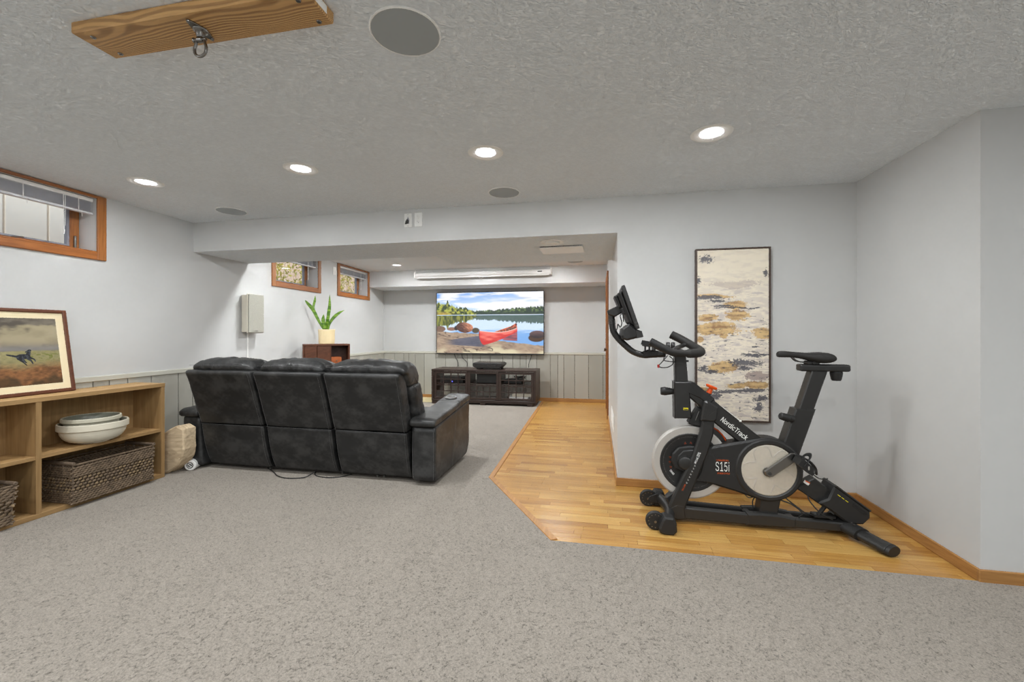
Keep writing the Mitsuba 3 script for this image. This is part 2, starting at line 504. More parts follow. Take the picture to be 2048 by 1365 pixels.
for q in strips[:300]:
    part(wf, 'plank', prism(q, -0.002, 0.0, 0.0006, 'z'), rng.choice(PLANKS))
if strips[300:]:
    part(wf, 'far_planks', cat(*[prism(q, -0.002, 0.0, 0.0006, 'z') for q in strips[300:]]), PLANKS[0], kind='stuff')


def strip_along(a, b, w, h, side, m, name, label):
    a, b = np.array(a), np.array(b)
    d = (b - a) / np.linalg.norm(b - a)
    nrm = np.array([-d[1], d[0]]) * side
    p = [a, b, b + nrm * w, a + nrm * w]
    prof = prism(Polygon(p), -0.002, h, 0.003, 'z')
    return struct(name, prof, m, label)


strip_along((-0.895, 3.456), (-0.267, 2.474), 0.045, 0.007, 1, OAK_Y, 'trim_1', 'oak transition strip along the slanted carpet edge')
strip_along((-0.973, YF), (-0.895, 3.456), 0.045, 0.007, 1, OAK_Y, 'trim_2', 'oak transition strip between the carpet and the wood floor of the passage')

# left wall with three window openings, in its own frame (distance n, y, z)
WIN = [(1.70, 2.70, 1.793, 2.300), (4.553, 5.549, 1.803, 2.310), (5.983, 7.0, 1.808, 2.318)]
CW, CB, CT = 0.064, 0.058, 0.022     # casing widths: sides, bottom, top
ys = [YB]
pieces = []
for (a, b, c, d) in WIN:
    a, b, c, d = a + CW - 0.004, b - CW + 0.004, c + CB - 0.004, d - CT + 0.004
    pieces += [box(-0.25, ys[-1], 0, 0, a, 2.45), box(-0.25, a, 0, 0, b, c), box(-0.25, a, d, 0, b, 2.45)]
    ys.append(b)
pieces.append(box(-0.25, ys[-1], 0, 0, YF + 0.1, 2.45))
wall_left = struct('wall_left', onwall(cat(*pieces)), WALL, 'white wall with three high windows')
wall_far = struct('wall_far', box(XL(YF) - 0.3, YF, 0, XC + 0.2, YF + 0.12, 2.5), WALL, 'white far wall behind the television')
struct('wall_back', box(XC, YW, 0, XR + 0.15, YW + 0.12, 2.45), WALL, 'white wall behind the exercise bike')
wall_corridor = struct('wall_corridor', box(XC, YW + 0.01, 0, XC + 0.12, YF + 0.1, 2.45), WALL, 'white side wall of the passage with the oak door frame')
struct('wall_right', box(XR, YO, 0, XR + 0.15, YW + 0.1, 2.45), WALL, 'white wall to the right of the exercise bike')
struct('wall_front', box(XR, YO, 0, XE + 0.1, YO + 0.12, 2.45), WALL, 'white wall running past the outer corner')
struct('wall_end', box(XE, YB - 0.1, 0, XE + 0.12, YO + 0.1, 2.45), WALL)
struct('wall_rear', box(XL(YB) - 0.3, YB - 0.12, 0, XE + 0.1, YB, 2.45), WALL)
struct('ceiling', box(XL(YB) - 0.3, YB - 0.1, HC, XE + 0.1, YW + 0.05, HC + 0.12), CEIL, 'white knock-down textured ceiling of the front room')
struct('ceiling_far', box(XL(YF) - 0.3, YW + 0.2, HF, XC + 0.15, YF + 0.1, HF + 0.12), CEIL_FAR_LIT, 'white textured ceiling of the far room')
beam_poly = Polygon([(XL(YW) - 0.1, YW), (XC + 0.02, YW), (XC + 0.02, 4.775), (-1.65, 4.775), (-1.65, 4.193), (XL(4.2) - 0.1, 4.193)])
beam = struct('beam', prism(beam_poly, ZB + 0.001, 2.44, 0.0, 'z'), WALL, 'white dropped beam across the opening')
part(beam, 'soffit', prism(beam_poly.buffer(-0.0015), ZB, ZB + 0.002, 0, 'z'), CEIL, label='textured underside')
fb = struct('beam_far', box(XL(YF) - 0.2, YFS, ZFS + 0.001, XC + 0.02, YF + 0.02, 2.44), WALL, 'white dropped soffit above the television')
part(fb, 'soffit', box(XL(YF) - 0.2, YFS + 0.001, ZFS, XC + 0.01, YF, ZFS + 0.002), CEIL, label='textured underside')

# wainscot boards: left wall and far wall
rl = random.Random(11)
ly = [0.9, 1.08, 1.22, 1.45, 1.6, 1.82, 1.98, 2.2, 2.36, 2.608, 2.725, 2.865, 3.064, 3.32, 3.47, 3.66, 3.78, 3.98, 4.2, 4.33, 4.52, 4.66, 4.9, 5.03, 5.24, 5.38, 5.6, 5.8, 5.93, 6.14, 6.27, 6.48, 6.65, 6.80, 7.0, 7.12, 7.33, 7.45, YF - 0.011]
part(wall_left, 'groove_backing', onwall(box(-0.002, 0.9, 0.0, 0.003, YF, ZR - 0.02)), GROOVE)
for a, b in zip(ly[:-1], ly[1:]):
    part(wall_left, 'panel', onwall(box(0.0, a + 0.003, 0.0, 0.011, b - 0.003, ZR - 0.03, 0.003)), rl.choice(PANELS))
fx = [XL(YF) + 0.011, -3.825, -3.636, -3.533, -3.401, -3.216, -2.979, -2.789, -2.552, -2.364, -2.257, -2.115, -1.925, -1.688, -1.502, -1.366, -1.253, -1.066, -0.816, -0.685, -0.578, -0.388, -0.145, 0.102, XC - 0.001]
part(wall_far, 'groove_backing', box(XL(YF), YF - 0.003, 0.0, XC, YF + 0.002, ZR - 0.02), GROOVE)
for a, b in zip(fx[:-1], fx[1:]):
    part(wall_far, 'panel', box(a + 0.003, YF - 0.011, 0.0, b - 0.003, YF, ZR - 0.03, 0.003), rl.choice(PANELS))
struct('trim_left', onwall(box(0.0, 0.9, ZR - 0.042, 0.022, YF, ZR, 0.005)), RAIL, 'pale grey chair rail on the window wall')
struct('trim_far', box(XL(YF) + 0.01, YF - 0.022, ZR - 0.042, XC, YF, ZR, 0.005), RAIL, 'pale grey chair rail below the television')
# baseboards
struct('baseboard_back', box(XC - 0.012, YW - 0.012, 0, XR, YW, HB, 0.004), OAK_X, 'oak baseboard behind the exercise bike')
struct('baseboard_right', box(XR - 0.012, YO - 0.0, 0, XR, YW - 0.012, HB, 0.004), OAK_Y, 'oak baseboard beside the exercise bike')
struct('baseboard_front', box(XR - 0.012, YO - 0.012, 0, XE, YO, HB, 0.004), OAK_X, 'oak baseboard past the outer corner')
struct('baseboard_corridor', box(XC - 0.012, YW, 0, XC, 6.12, HB, 0.004), OAK_Y, 'oak baseboard along the passage')
struct('baseboard_far', box(XL(YF), YF - 0.022, 0, XC, YF - 0.0105, HB, 0.004), OAK_X, 'oak baseboard under the wainscot of the far wall')
struct('floor_beige', box(-3.9, 7.02, 0.003, -2.62, YF - 0.02, 0.0075, 0.001), BEIGE_FLOOR, 'pale beige floor patch beside the television stand')
# door on the passage wall
d = struct('door_1', box(XC - 0.006, 6.20, 0.0, XC + 0.02, 6.98, 2.02, 0.002), CASE_Z, 'oak door in the passage wall')
part(d, 'casing', box(XC - 0.022, 6.12, 0.0, XC, 6.19, 2.085, 0.004), CASE_Z)
part(d, 'casing', box(XC - 0.022, 6.99, 0.0, XC, 7.06, 2.085, 0.004), CASE_Z)
part(d, 'head_casing', box(XC - 0.022, 6.12, 2.03, XC, 7.06, 2.10, 0.004), CASE_Y)
part(d, 'knob', cyl((XC - 0.006, 6.28, 0.98), (XC - 0.06, 6.28, 0.98), 0.012, 16, 0.026, 0.003), STEEL, 30)


struct('trim_3', box(XL(YF) + 0.001, YF - 0.022, ZR, XL(YF) + 0.018, YF - 0.001, ZFS, 0.003), WALL, 'white moulding in the far corner')


# ------------------------------------------------------------------ windows and their blinds
def window(i, y0, y1, z0, z1, label):
    w = numbered('window_%d' % i)
    labels[w] = {'kind': 'structure', 'label': label}
    W = lambda *a, **k: onwall(box(*a, **k))
    part(w, 'casing', W(0, y0, z0, 0.018, y0 + CW, z1, b=0.004), CASE_Z)
    part(w, 'casing', W(0, y1 - CW, z0, 0.018, y1, z1, b=0.004), CASE_Z)
    part(w, 'casing', W(0, y0 + CW, z0, 0.0175, y1 - CW, z0 + CB, b=0.004), CASE_Y)
    part(w, 'casing', W(0, y0 + CW, z1 - CT, 0.0175, y1 - CW, z1, b=0.004), CASE_Y)
    a, b, c, d_ = y0 + CW, y1 - CW, z0 + CB, z1 - CT
    part(w, 'sill', W(-0.20, a - 0.003, c - 0.003, 0.002, b + 0.003, c + 0.012, b=0.002), CASE_Y)
    # sash, recessed
    part(w, 'sash_stile', W(-0.20, a, c, -0.160, a + 0.062, d_, b=0.004), CASE_Z)
    part(w, 'sash_stile', W(-0.20, b - 0.062, c, -0.160, b, d_, b=0.004), CASE_Z)
    part(w, 'sash_rail', W(-0.20, a + 0.06, c, -0.161, b - 0.06, c + 0.045, b=0.004), CASE_Y)
    part(w, 'sash_rail', W(-0.20, a + 0.06, d_ - 0.04, -0.161, b - 0.06, d_, b=0.004), CASE_Y)
    g0, g1, h0, h1 = a + 0.06, b - 0.06, c + 0.044, d_ - 0.038
    fr = cat(box(-0.195, g0, h0, -0.168, g0 + 0.018, h1), box(-0.195, g1 - 0.018, h0, -0.168, g1, h1), box(-0.195, g0, h0, -0.168, g1, h0 + 0.014), box(-0.195, g0, h1 - 0.014, -0.168, g1, h1))
    part(w, 'glazing_bead', onwall(fr), GREY_TRIM)
    part(w, 'pane', onwall(TM([(-0.18, g0, h0), (-0.18, g1, h0), (-0.18, g1, h1), (-0.18, g0, h1)], [[0, 1, 2], [0, 2, 3]])), GLASS)
    part(w, 'crank', cat(onwall(rbox(-0.162, (y0 + y1) / 2 - 0.06, c + 0.012, -0.135, (y0 + y1) / 2 + 0.06, c + 0.04, 0.008)), onwall(tube([(-0.135, (y0 + y1) / 2, c + 0.03), (-0.12, (y0 + y1) / 2 + 0.02, c + 0.04), (-0.12, (y0 + y1) / 2 + 0.07, c + 0.045)], 0.005, 8))), STEEL, 40)
    part(w, 'latch', onwall(rbox(-0.162, b - 0.042, c + 0.03, -0.143, b - 0.028, c + 0.13, 0.005)), STEEL, 40)
    return w


window(1, *WIN[0], 'high oak-framed window above the bookcase')
window(2, *WIN[1], 'high oak-framed window above the wall speaker and plant')
window(3, *WIN[2], 'high oak-framed window nearest the far soffit')
BL = ['white mini blind pulled up in the window above the bookcase', 'white mini blind pulled up in the middle window, half hidden by the beam', 'white mini blind pulled up in the window nearest the television']
for (y0, y1, z0, z1), lb in zip(WIN, BL):
    t = thing('window_blind', lb, 'blind', 'raised white window blinds')
    a, b, top = y0 + CW + 0.006, y1 - CW - 0.006, z1 - CT - 0.002
    part(t, 'headrail', onwall(box(-0.052, a, top - 0.028, -0.018, b, top, 0.003)), WHITE)
    for k in range(10):
        zz = top - 0.034 - k * 0.0075
        sl = np.array([(-0.052, 0.0), (-0.042, 0.0022), (-0.033, 0.003), (-0.024, 0.0022), (-0.014, 0.0)])
        pol = [tuple(q) for q in sl] + [(q[0], q[1] - 0.0012) for q in sl[::-1]]
        v = prism([(q[0], q[1] + zz) for q in pol], a + 0.003, b - 0.003, 0, 'y')
        part(t, 'slat', onwall(v), BLIND, 40)
    part(t, 'bottom_rail', onwall(rbox(-0.052, a + 0.003, top - 0.128, -0.014, b - 0.003, top - 0.112, 0.006)), BLIND, 40)
    for f in (0.12, 0.5, 0.88):
        yy = a + f * (b - a)
        part(t, 'cord', onwall(cat(tube([(-0.012, yy, top - 0.02), (-0.011, yy, top - 0.13)], 0.0025, 6), tube([(-0.012, yy + 0.02, top - 0.12), (-0.0115, yy + 0.022, top - 0.14 - 0.02)], 0.002, 6))), WHITE)
    yy = b - 0.19
    part(t, 'cord', onwall(cat(tube([(-0.010, yy, top - 0.02), (-0.011, yy, top - 0.26)], 0.002, 6), tube([(-0.010, yy - 0.012, top - 0.02), (-0.011, yy - 0.006, top - 0.29)], 0.002, 6), cyl((-0.011, yy - 0.006, top - 0.29), (-0.011, yy - 0.009, top - 0.325), 0.006, 10, 0.004))), WHITE)

# outside the windows
struct('ground_outside', onwall(box(-5.2, -1, 1.55, -0.251, 12, 1.70)), OUT_GROUND, 'gravel outside the windows')
ww = struct('window_well', box(-5.06, 0.6, 1.5, -5.02, 3.9, 3.3), OUT_PANEL, 'pale board wall just outside the window above the bookcase')
for k in range(11):
    part(ww, 'board', box(-5.02, 0.62 + k * 0.30, 1.70, -4.995, 0.62 + k * 0.30 + 0.285, 3.25, 0.004), OUT_PANEL)
fence = thing('garden_fence', 'brown board fence seen through the far windows', 'fence')
for k in range(42):
    part(fence, 'board', box(-7.2, 5.2 + k * 0.2, 1.70, -7.17, 5.2 + k * 0.2 + 0.17, 3.35 + 0.02 * (k % 2), 0.004), FENCE)
part(fence, 'rail', box(-7.24, 5.2, 2.5, -7.2, 13.6, 2.58), FENCE)
rs = np.random.RandomState(3)
for si, (cx, cy, cz, rad, lb) in enumerate(((-5.9, 7.3, 2.4, 0.6, 'yellow-green shrub seen through the middle window'), (-6.2, 9.9, 2.45, 0.55, 'yellow-green shrub seen through the window nearest the television'))):
    sh = thing('shrub', lb, 'shrub')
    V, F = [], []
    for k in range(900):
        dv = rs.normal(size=3)
        dv /= np.linalg.norm(dv)
        c = np.array([cx, cy, cz]) + dv * rad * rs.uniform(0.3, 1.0) ** 0.6
        u = rs.normal(size=3)
        u /= np.linalg.norm(u)
        w_ = np.cross(u, rs.normal(size=3))
        w_ /= np.linalg.norm(w_)
        L, Wd = rs.uniform(0.035, 0.06), rs.uniform(0.012, 0.02)
        V += [c - u * L, c + w_ * Wd, c + u * L, c - w_ * Wd]
        n0 = 4 * k
        F += [(n0, n0 + 1, n0 + 2), (n0, n0 + 2, n0 + 3)]
    part(sh, 'foliage', TM(V, F), 'm_shrub_leaf', kind='stuff')
    for k in range(5):
        part(sh, 'stem', tube(curve([(cx, cy, 1.69), (cx + rs.uniform(-.1, .1), cy + rs.uniform(-.1, .1), cz - .2), (cx + rs.uniform(-.4, .4), cy + rs.uniform(-.4, .4), cz + .3)], 8), [0.012 * (1 - 0.09 * q) for q in range(8)], 6), FENCE)

# ================================================================== LAMPS, SPEAKERS AND FITTINGS
LENS_LABEL = 'glowing white lens'


def downlight(x, y, z, label, group, power=1.0):
    t = thing('recessed_light', label, 'ceiling light', group)
    part(t, 'trim_ring', lathe([(0.062, -0.0015), (0.066, -0.003), (0.085, -0.006), (0.100, -0.006), (0.107, -0.002), (0.107, 0.002), (0.062, 0.002), (0.062, -0.0015)], 40, (x, y, z)), WHITE, 30)
    cap = lathe([(0, -0.012), (0.018, -0.0112), (0.036, -0.0085), (0.051, -0.0045), (0.0615, -0.001)][::-1], 32, (x, y, z - 0.001))
    cap = TM(cap.vertices, cap.faces if cap.face_normals[:, 2].mean() < 0 else cap.faces[:, ::-1])
    part(t, 'lens', cap, WHITE, label=LENS_LABEL, emitter={'type': 'area', 'radiance': {'type': 'rgb', 'value': [LAMP * power * c for c in (0.972, 0.996, 1.0)]}})
    return t


ROW = ['recessed ceiling light nearest the window above the bookcase', 'recessed ceiling light above the sofa, second from the window wall', 'recessed ceiling light beside the middle round ceiling speaker', 'recessed ceiling light in front of the exercise bike']
for (x, y), lb in zip(((-3.192, 2.48), (-1.925, 2.48), (-0.660, 2.48), (0.612, 2.48)), ROW):
    downlight(x, y, HC, lb, 'recessed lights of the front room')
for y in (0.52, -1.44):
    for x in (-3.192, -1.925, -0.660, 0.612, 1.885, 3.16):  # unseen lamps added to light the room, outer columns for the outer wall
        downlight(x, y, HC, 'added ceiling light out of view above the front of the room', 'added lights out of view')
downlight(-3.19, 6.385, HF, 'recessed ceiling light of the far room above the window by the television', 'recessed lights of the far room', 1.5)
for x, y in ((-1.92, 6.385), (-0.65, 6.385), (-3.19, 4.37), (-1.92, 4.37)):
    downlight(x, y, HF, 'recessed ceiling light of the far room hidden above the dropped beam', 'recessed lights hidden by the beam', 1.5)


def ceiling_speaker(x, y, z, r, label):
    t = thing('ceiling_speaker', label, 'speaker', 'round ceiling speakers')
    part(t, 'grille', lathe([(0, -0.007), (r * 0.6, -0.0065), (r - 0.006, -0.005), (r - 0.006, 0.001)], 56, (x, y, z)), GRILLE, 30)
    part(t, 'rim', lathe([(r - 0.0065, 0.0), (r - 0.0065, -0.005), (r - 0.003, -0.006), (r, -0.003), (r, 0.001)], 56, (x, y, z)), WHITE, 30)


ceiling_speaker(-0.681, 1.432, HC, 0.127, 'large round grey ceiling speaker beside the pine mounting board')
ceiling_speaker(-0.705, 3.205, HC, 0.122, 'round grey ceiling speaker close above the wall plates on the beam')
ceiling_speaker(-3.195, 3.215, HC, 0.122, 'round grey ceiling speaker close to the window wall')
ceiling_speaker(-0.33, 6.60, HF, 0.122, 'round grey ceiling speaker of the far room, half hidden by the beam')

# pine board with swivel hook
t = thing('mounting_board', 'pine board bolted to the ceiling, carrying a steel swivel hook', 'board')
bd = box(-1.808, 1.152, HC - 0.040, -0.878, 1.297, HC, 0.004)
part(t, 'plank', bd, PINE)
for (x, y) in ((-1.754, 1.184), (-1.757, 1.274), (-0.919, 1.274), (-0.925, 1.18)):
    part(t, 'lag_screw', cat(lathe([(0, -0.004), (0.007, -0.0035), (0.0085, -0.001), (0.0085, 0.001)], 18, (x, y, HC - 0.040)), box(x - 0.0035, y - 0.0012, HC - 0.0455, x + 0.0035, y + 0.0012, HC - 0.043)), STEEL, 30)
part(t, 'paper_tag', box(-0.8795, 1.17, HC - 0.034, -0.8765, 1.255, HC - 0.008), WHITE, label='white paper tag')
t = thing('swivel_hook', 'steel swivel shackle hook screwed to the pine ceiling board', 'hook')
hx, hy, hz = -1.345, 1.226, HC - 0.040
oval = [(hx + 0.021 * math.cos(a) * (1 - 0.25 * abs(math.sin(a))), hy + 0.050 * math.sin(a)) for a in np.linspace(0, 2 * np.pi, 36, endpoint=False)]
part(t, 'plate', prism(oval, hz - 0.005, hz, 0.0015, 'z'), STEEL, 30)
for s in (-1, 1):
    part(t, 'screw', lathe([(0, -0.004), (0.006, -0.003), (0.007, 0.0), (0.007, 0.001)], 14, (hx, hy + s * 0.044, hz - 0.004)), STEEL, 30)
part(t, 'hub', lathe([(0, -0.026), (0.010, -0.026), (0.013, -0.020), (0.015, -0.008), (0.022, -0.004), (0.024, 0.0)], 24, (hx, hy, hz - 0.004)), STEEL, 30)
pz = hz - 0.036
part(t, 'pin', cat(cyl((hx - 0.024, hy, pz), (hx + 0.024, hy, pz), 0.0052, 14, b=0.001), cyl((hx - 0.029, hy, pz), (hx - 0.022, hy, pz), 0.0085, 14, b=0.002), cyl((hx - 0.011, hy, pz), (hx + 0.011, hy, pz), 0.0095, 16, b=0.002)), STEEL, 30)
part(t, 'shackle', tube(curve([(hx - 0.017, hy, pz + 0.004), (hx - 0.018, hy, pz - 0.012), (hx - 0.024, hy, pz - 0.03), (hx - 0.019, hy, pz - 0.05), (hx, hy, pz - 0.058), (hx + 0.019, hy, pz - 0.05), (hx + 0.024, hy, pz - 0.03), (hx + 0.018, hy, pz - 0.012), (hx + 0.017, hy, pz + 0.004)], 44), 0.0048, 10), STEEL, True)

# plates on the beam
t = thing('cable_plate', 'white wall plate with a black cable plug on the beam, beside the outlet', 'wall plate')
part(t, 'plate', box(-1.668, YW - 0.006, 2.149, -1.597, YW, 2.270, 0.0025), WHITE)
part(t, 'cable_hood', prism([(-1.645, 2.18), (-1.622, 2.18), (-1.620, 2.212), (-1.631, 2.243), (-1.642, 2.212)], YW - 0.010, YW - 0.005, 0.002), GREY_TRIM, 30)
part(t, 'plug', prism([(-1.652, 2.174), (-1.626, 2.186), (-1.622, 2.206), (-1.633, 2.216), (-1.644, 2.200)], YW - 0.028, YW - 0.006, 0.003), BLACK, 30, label='black plug')
for zz in (2.16, 2.26):
    part(t, 'screw', cyl((-1.632, YW - 0.0075, zz), (-1.632, YW - 0.005, zz), 0.003, 10), STEEL)
t = thing('power_outlet', 'white duplex power outlet on the beam, right of the cable plate', 'outlet')
part(t, 'plate', box(-1.572, YW - 0.006, 2.150, -1.499, YW, 2.272, 0.0025), WHITE)
for zz in (2.192, 2.232):
    part(t, 'socket', prism([(-1.5355 + 0.017 * math.cos(a), zz + 0.0145 * max(-0.85, min(0.85, math.sin(a)))) for a in np.linspace(0, 2 * np.pi, 28, endpoint=False)], YW - 0.0085, YW - 0.005, 0.001), WHITE, 30)
    part(t, 'slots', cat(box(-1.543, YW - 0.0088, zz + 0.001, -1.541, YW - 0.008, zz + 0.009), box(-1.530, YW - 0.0088, zz + 0.001, -1.528, YW - 0.008, zz + 0.009), cyl((-1.5355, YW - 0.0088, zz - 0.007), (-1.5355, YW - 0.008, zz - 0.007), 0.0026, 10)), BLACK)
# soffit fittings
t = thing('round_fitting', 'round white fitting on the underside of the beam beside the vent panel', 'fixture')  # round white fitting of unsettled kind
part(t, 'base', lathe([(0, -0.004), (0.075, -0.006), (0.100, -0.010), (0.106, -0.004), (0.106, 0.001)], 48, (-0.385, 3.705, ZB)), WHITE, 30)
part(t, 'dome', lathe([(0, -0.032), (0.04, -0.030), (0.058, -0.022), (0.066, -0.008), (0.066, -0.004)], 40, (-0.385, 3.705, ZB)), WHITE, 30)
t = thing('vent_panel', 'white rectangular vent panel on the underside of the beam', 'vent')
vp = hull([(-0.53, 3.905, ZB - 0.016), (-0.13, 3.885, ZB - 0.016), (-0.53, 3.905, ZB - 0.008), (-0.13, 3.885, ZB - 0.008), (-0.53, 4.27, ZB - 0.004), (-0.12, 4.25, ZB - 0.004), (-0.53, 4.27, ZB + 0.001), (-0.12, 4.25, ZB + 0.001)])
part(t, 'cover', vp, WHITE)
part(t, 'duct_gap', box(-0.52, 3.915, ZB - 0.008, -0.14, 3.93, ZB + 0.001), BLACK, label='dark gap along one edge')
# small plate between the windows
t = thing('thermostat_plate', 'small white blank plate on the window wall between the two far windows', 'wall plate')
part(t, 'plate', onwall(box(0, 5.865, 2.125, 0.008, 5.945, 2.245, 0.003)), WHITE)
part(t, 'cover', onwall(box(0.007, 5.88, 2.15, 0.013, 5.93, 2.22, 0.003)), WHITE)
# passage wall register
t = thing('wall_register', 'white register low on the passage wall beside the corner', 'vent')
part(t, 'frame', box(XC - 0.007, 4.12, 0.275, XC, 4.72, 0.43, 0.003), WHITE)
for k in range(7):
    part(t, 'louver', box(XC - 0.012, 4.15, 0.29 + k * 0.019, XC - 0.006, 4.69, 0.30 + k * 0.019, 0.002), WHITE)

# projector screen
t = thing('projector_screen', 'long white roll-up projector screen case hanging below the far soffit', 'projector screen')
ty, tz = 6.90, 2.222
ring = [(ty + 0.034 * math.cos(a) * (1.0 if math.cos(a) > 0 else 1.0), tz + 0.040 * math.sin(a)) for a in np.linspace(0, 2 * np.pi, 24, endpoint=False)]
pr = prism(ring, -3.09, -0.745, 0, 'x')
v = np.array(pr.vertices)
pr.vertices = v
part(t, 'case', pr, SCREEN_WHITE, 35)
for xx in (-3.113, -0.745):
    part(t, 'end_cap', prism([(a, b) for a, b in [(ty - 0.036, tz - 0.045), (ty + 0.036, tz - 0.045), (ty + 0.036, tz + 0.045), (ty - 0.036, tz + 0.045)]], xx, xx + 0.024, 0.004, 'x'), WHITE)
part(t, 'slat_bar', box(-3.07, ty - 0.012, tz - 0.058, -0.765, ty + 0.008, tz - 0.036, 0.003), WHITE)
part(t, 'pull_ring', tube([(-1.915 + 0.035 * math.cos(a), ty - 0.004, tz - 0.066 + 0.014 * math.sin(a)) for a in np.linspace(0, 2 * np.pi, 24, endpoint=False)], 0.0035, 6, True), WHITE, True)
part(t, 'badge', box(-0.95, ty - 0.036, tz - 0.002, -0.88, ty - 0.031, tz + 0.014), BLACK, label='small black badge')
for xx in (-3.10, -0.735):
    part(t, 'hanger', cat(tube([(xx, ty, tz + 0.04), (xx, ty, HF)], 0.0035, 6), box(xx - 0.012, ty - 0.008, tz + 0.035, xx + 0.012, ty + 0.008, tz + 0.06)), WHITE)

# ================================================================== BOOKCASE AND WHAT IT HOLDS
CZ = 0.004      # top of the carpet
BX, BB = -3.575, -3.864
t = thing('bookcase', 'low light-oak open bookcase along the window wall', 'bookcase')
XB = lambda y: XL(y) + 0.014


def shelf_board(y0, y1, z0, z1, front, b=0.0015):
    return prism([(front, y0), (front, y1), (XB(y1), y1), (XB(y0), y0)], z0, z1, b, 'z')


part(t, 'top', shelf_board(1.26, 2.932, 0.765, 0.795, BX + 0.002), SHELF_Y)
part(t, 'side_panel', shelf_board(2.902, 2.930, CZ, 0.765, BX), SHELF_Z)
part(t, 'side_panel', shelf_board(1.262, 1.290, CZ, 0.765, BX), SHELF_Z)
part(t, 'divider', shelf_board(2.093, 2.122, 0.036, 0.765, BX), SHELF_Z)
part(t, 'shelf', shelf_board(2.122, 2.902, 0.389, 0.414, BX - 0.004), SHELF_Y)
part(t, 'shelf', shelf_board(1.290, 2.093, 0.387, 0.412, BX - 0.004), SHELF_Y)
part(t, 'base_board', shelf_board(1.290, 2.902, CZ, 0.036, BX), SHELF_Y)
part(t, 'back_panel', onwall(box(0.0112, 1.262, CZ, 0.017, 2.93, 0.79)), SHELF_Z)


def bowl(cx, cy, z, R, H, foot, band, m, name, label, rim_t=0.010):
    t = thing(name, label, 'bowl')
    pr = [(0, 0.006), (foot - 0.008, 0.006), (foot - 0.004, 0.0), (foot, 0.0), (foot + 0.003, 0.008)]
    for u in np.linspace(0.1, 1, 12):
        pr.append((foot + (R - 0.014 - foot) * math.sin(u * math.pi / 2) ** 0.8, 0.008 + (H - band - 0.008) * (1 - math.cos(u * math.pi / 2)) ** 0.9))
    pr += [(R - 0.006, H - band), (R, H - band + 0.004), (R, H - 0.005), (R - 0.003, H), (R - rim_t, H), (R - rim_t - 0.003, H - 0.004)]
    inn = [(R - rim_t - 0.0025, H - 0.003), (R - rim_t - 0.006, H - 0.012)]
    for u in np.linspace(0.97, 0.0, 12):
        inn.append(((R - rim_t - 0.012) * math.sin(u * math.pi / 2) ** 0.8, 0.016 + (H - 0.03) * (1 - math.cos(u * math.pi / 2)) ** 0.9))
    part(t, 'body', lathe(pr, 64, (cx, cy, z)), m, 35)
    part(t, 'shaded_inside', lathe(inn, 64, (cx, cy, z)), GLAZE_SHADED, 35, label='glazed inside, greyed with painted shade')
    return t


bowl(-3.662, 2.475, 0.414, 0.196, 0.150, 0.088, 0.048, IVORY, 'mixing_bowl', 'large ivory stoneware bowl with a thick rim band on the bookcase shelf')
bowl(-3.672, 2.47, 0.462, 0.165, 0.140, 0.060, 0.030, IVORY_DIM, 'nested_bowl', 'smaller greyish stoneware bowl nested inside the large ivory bowl')


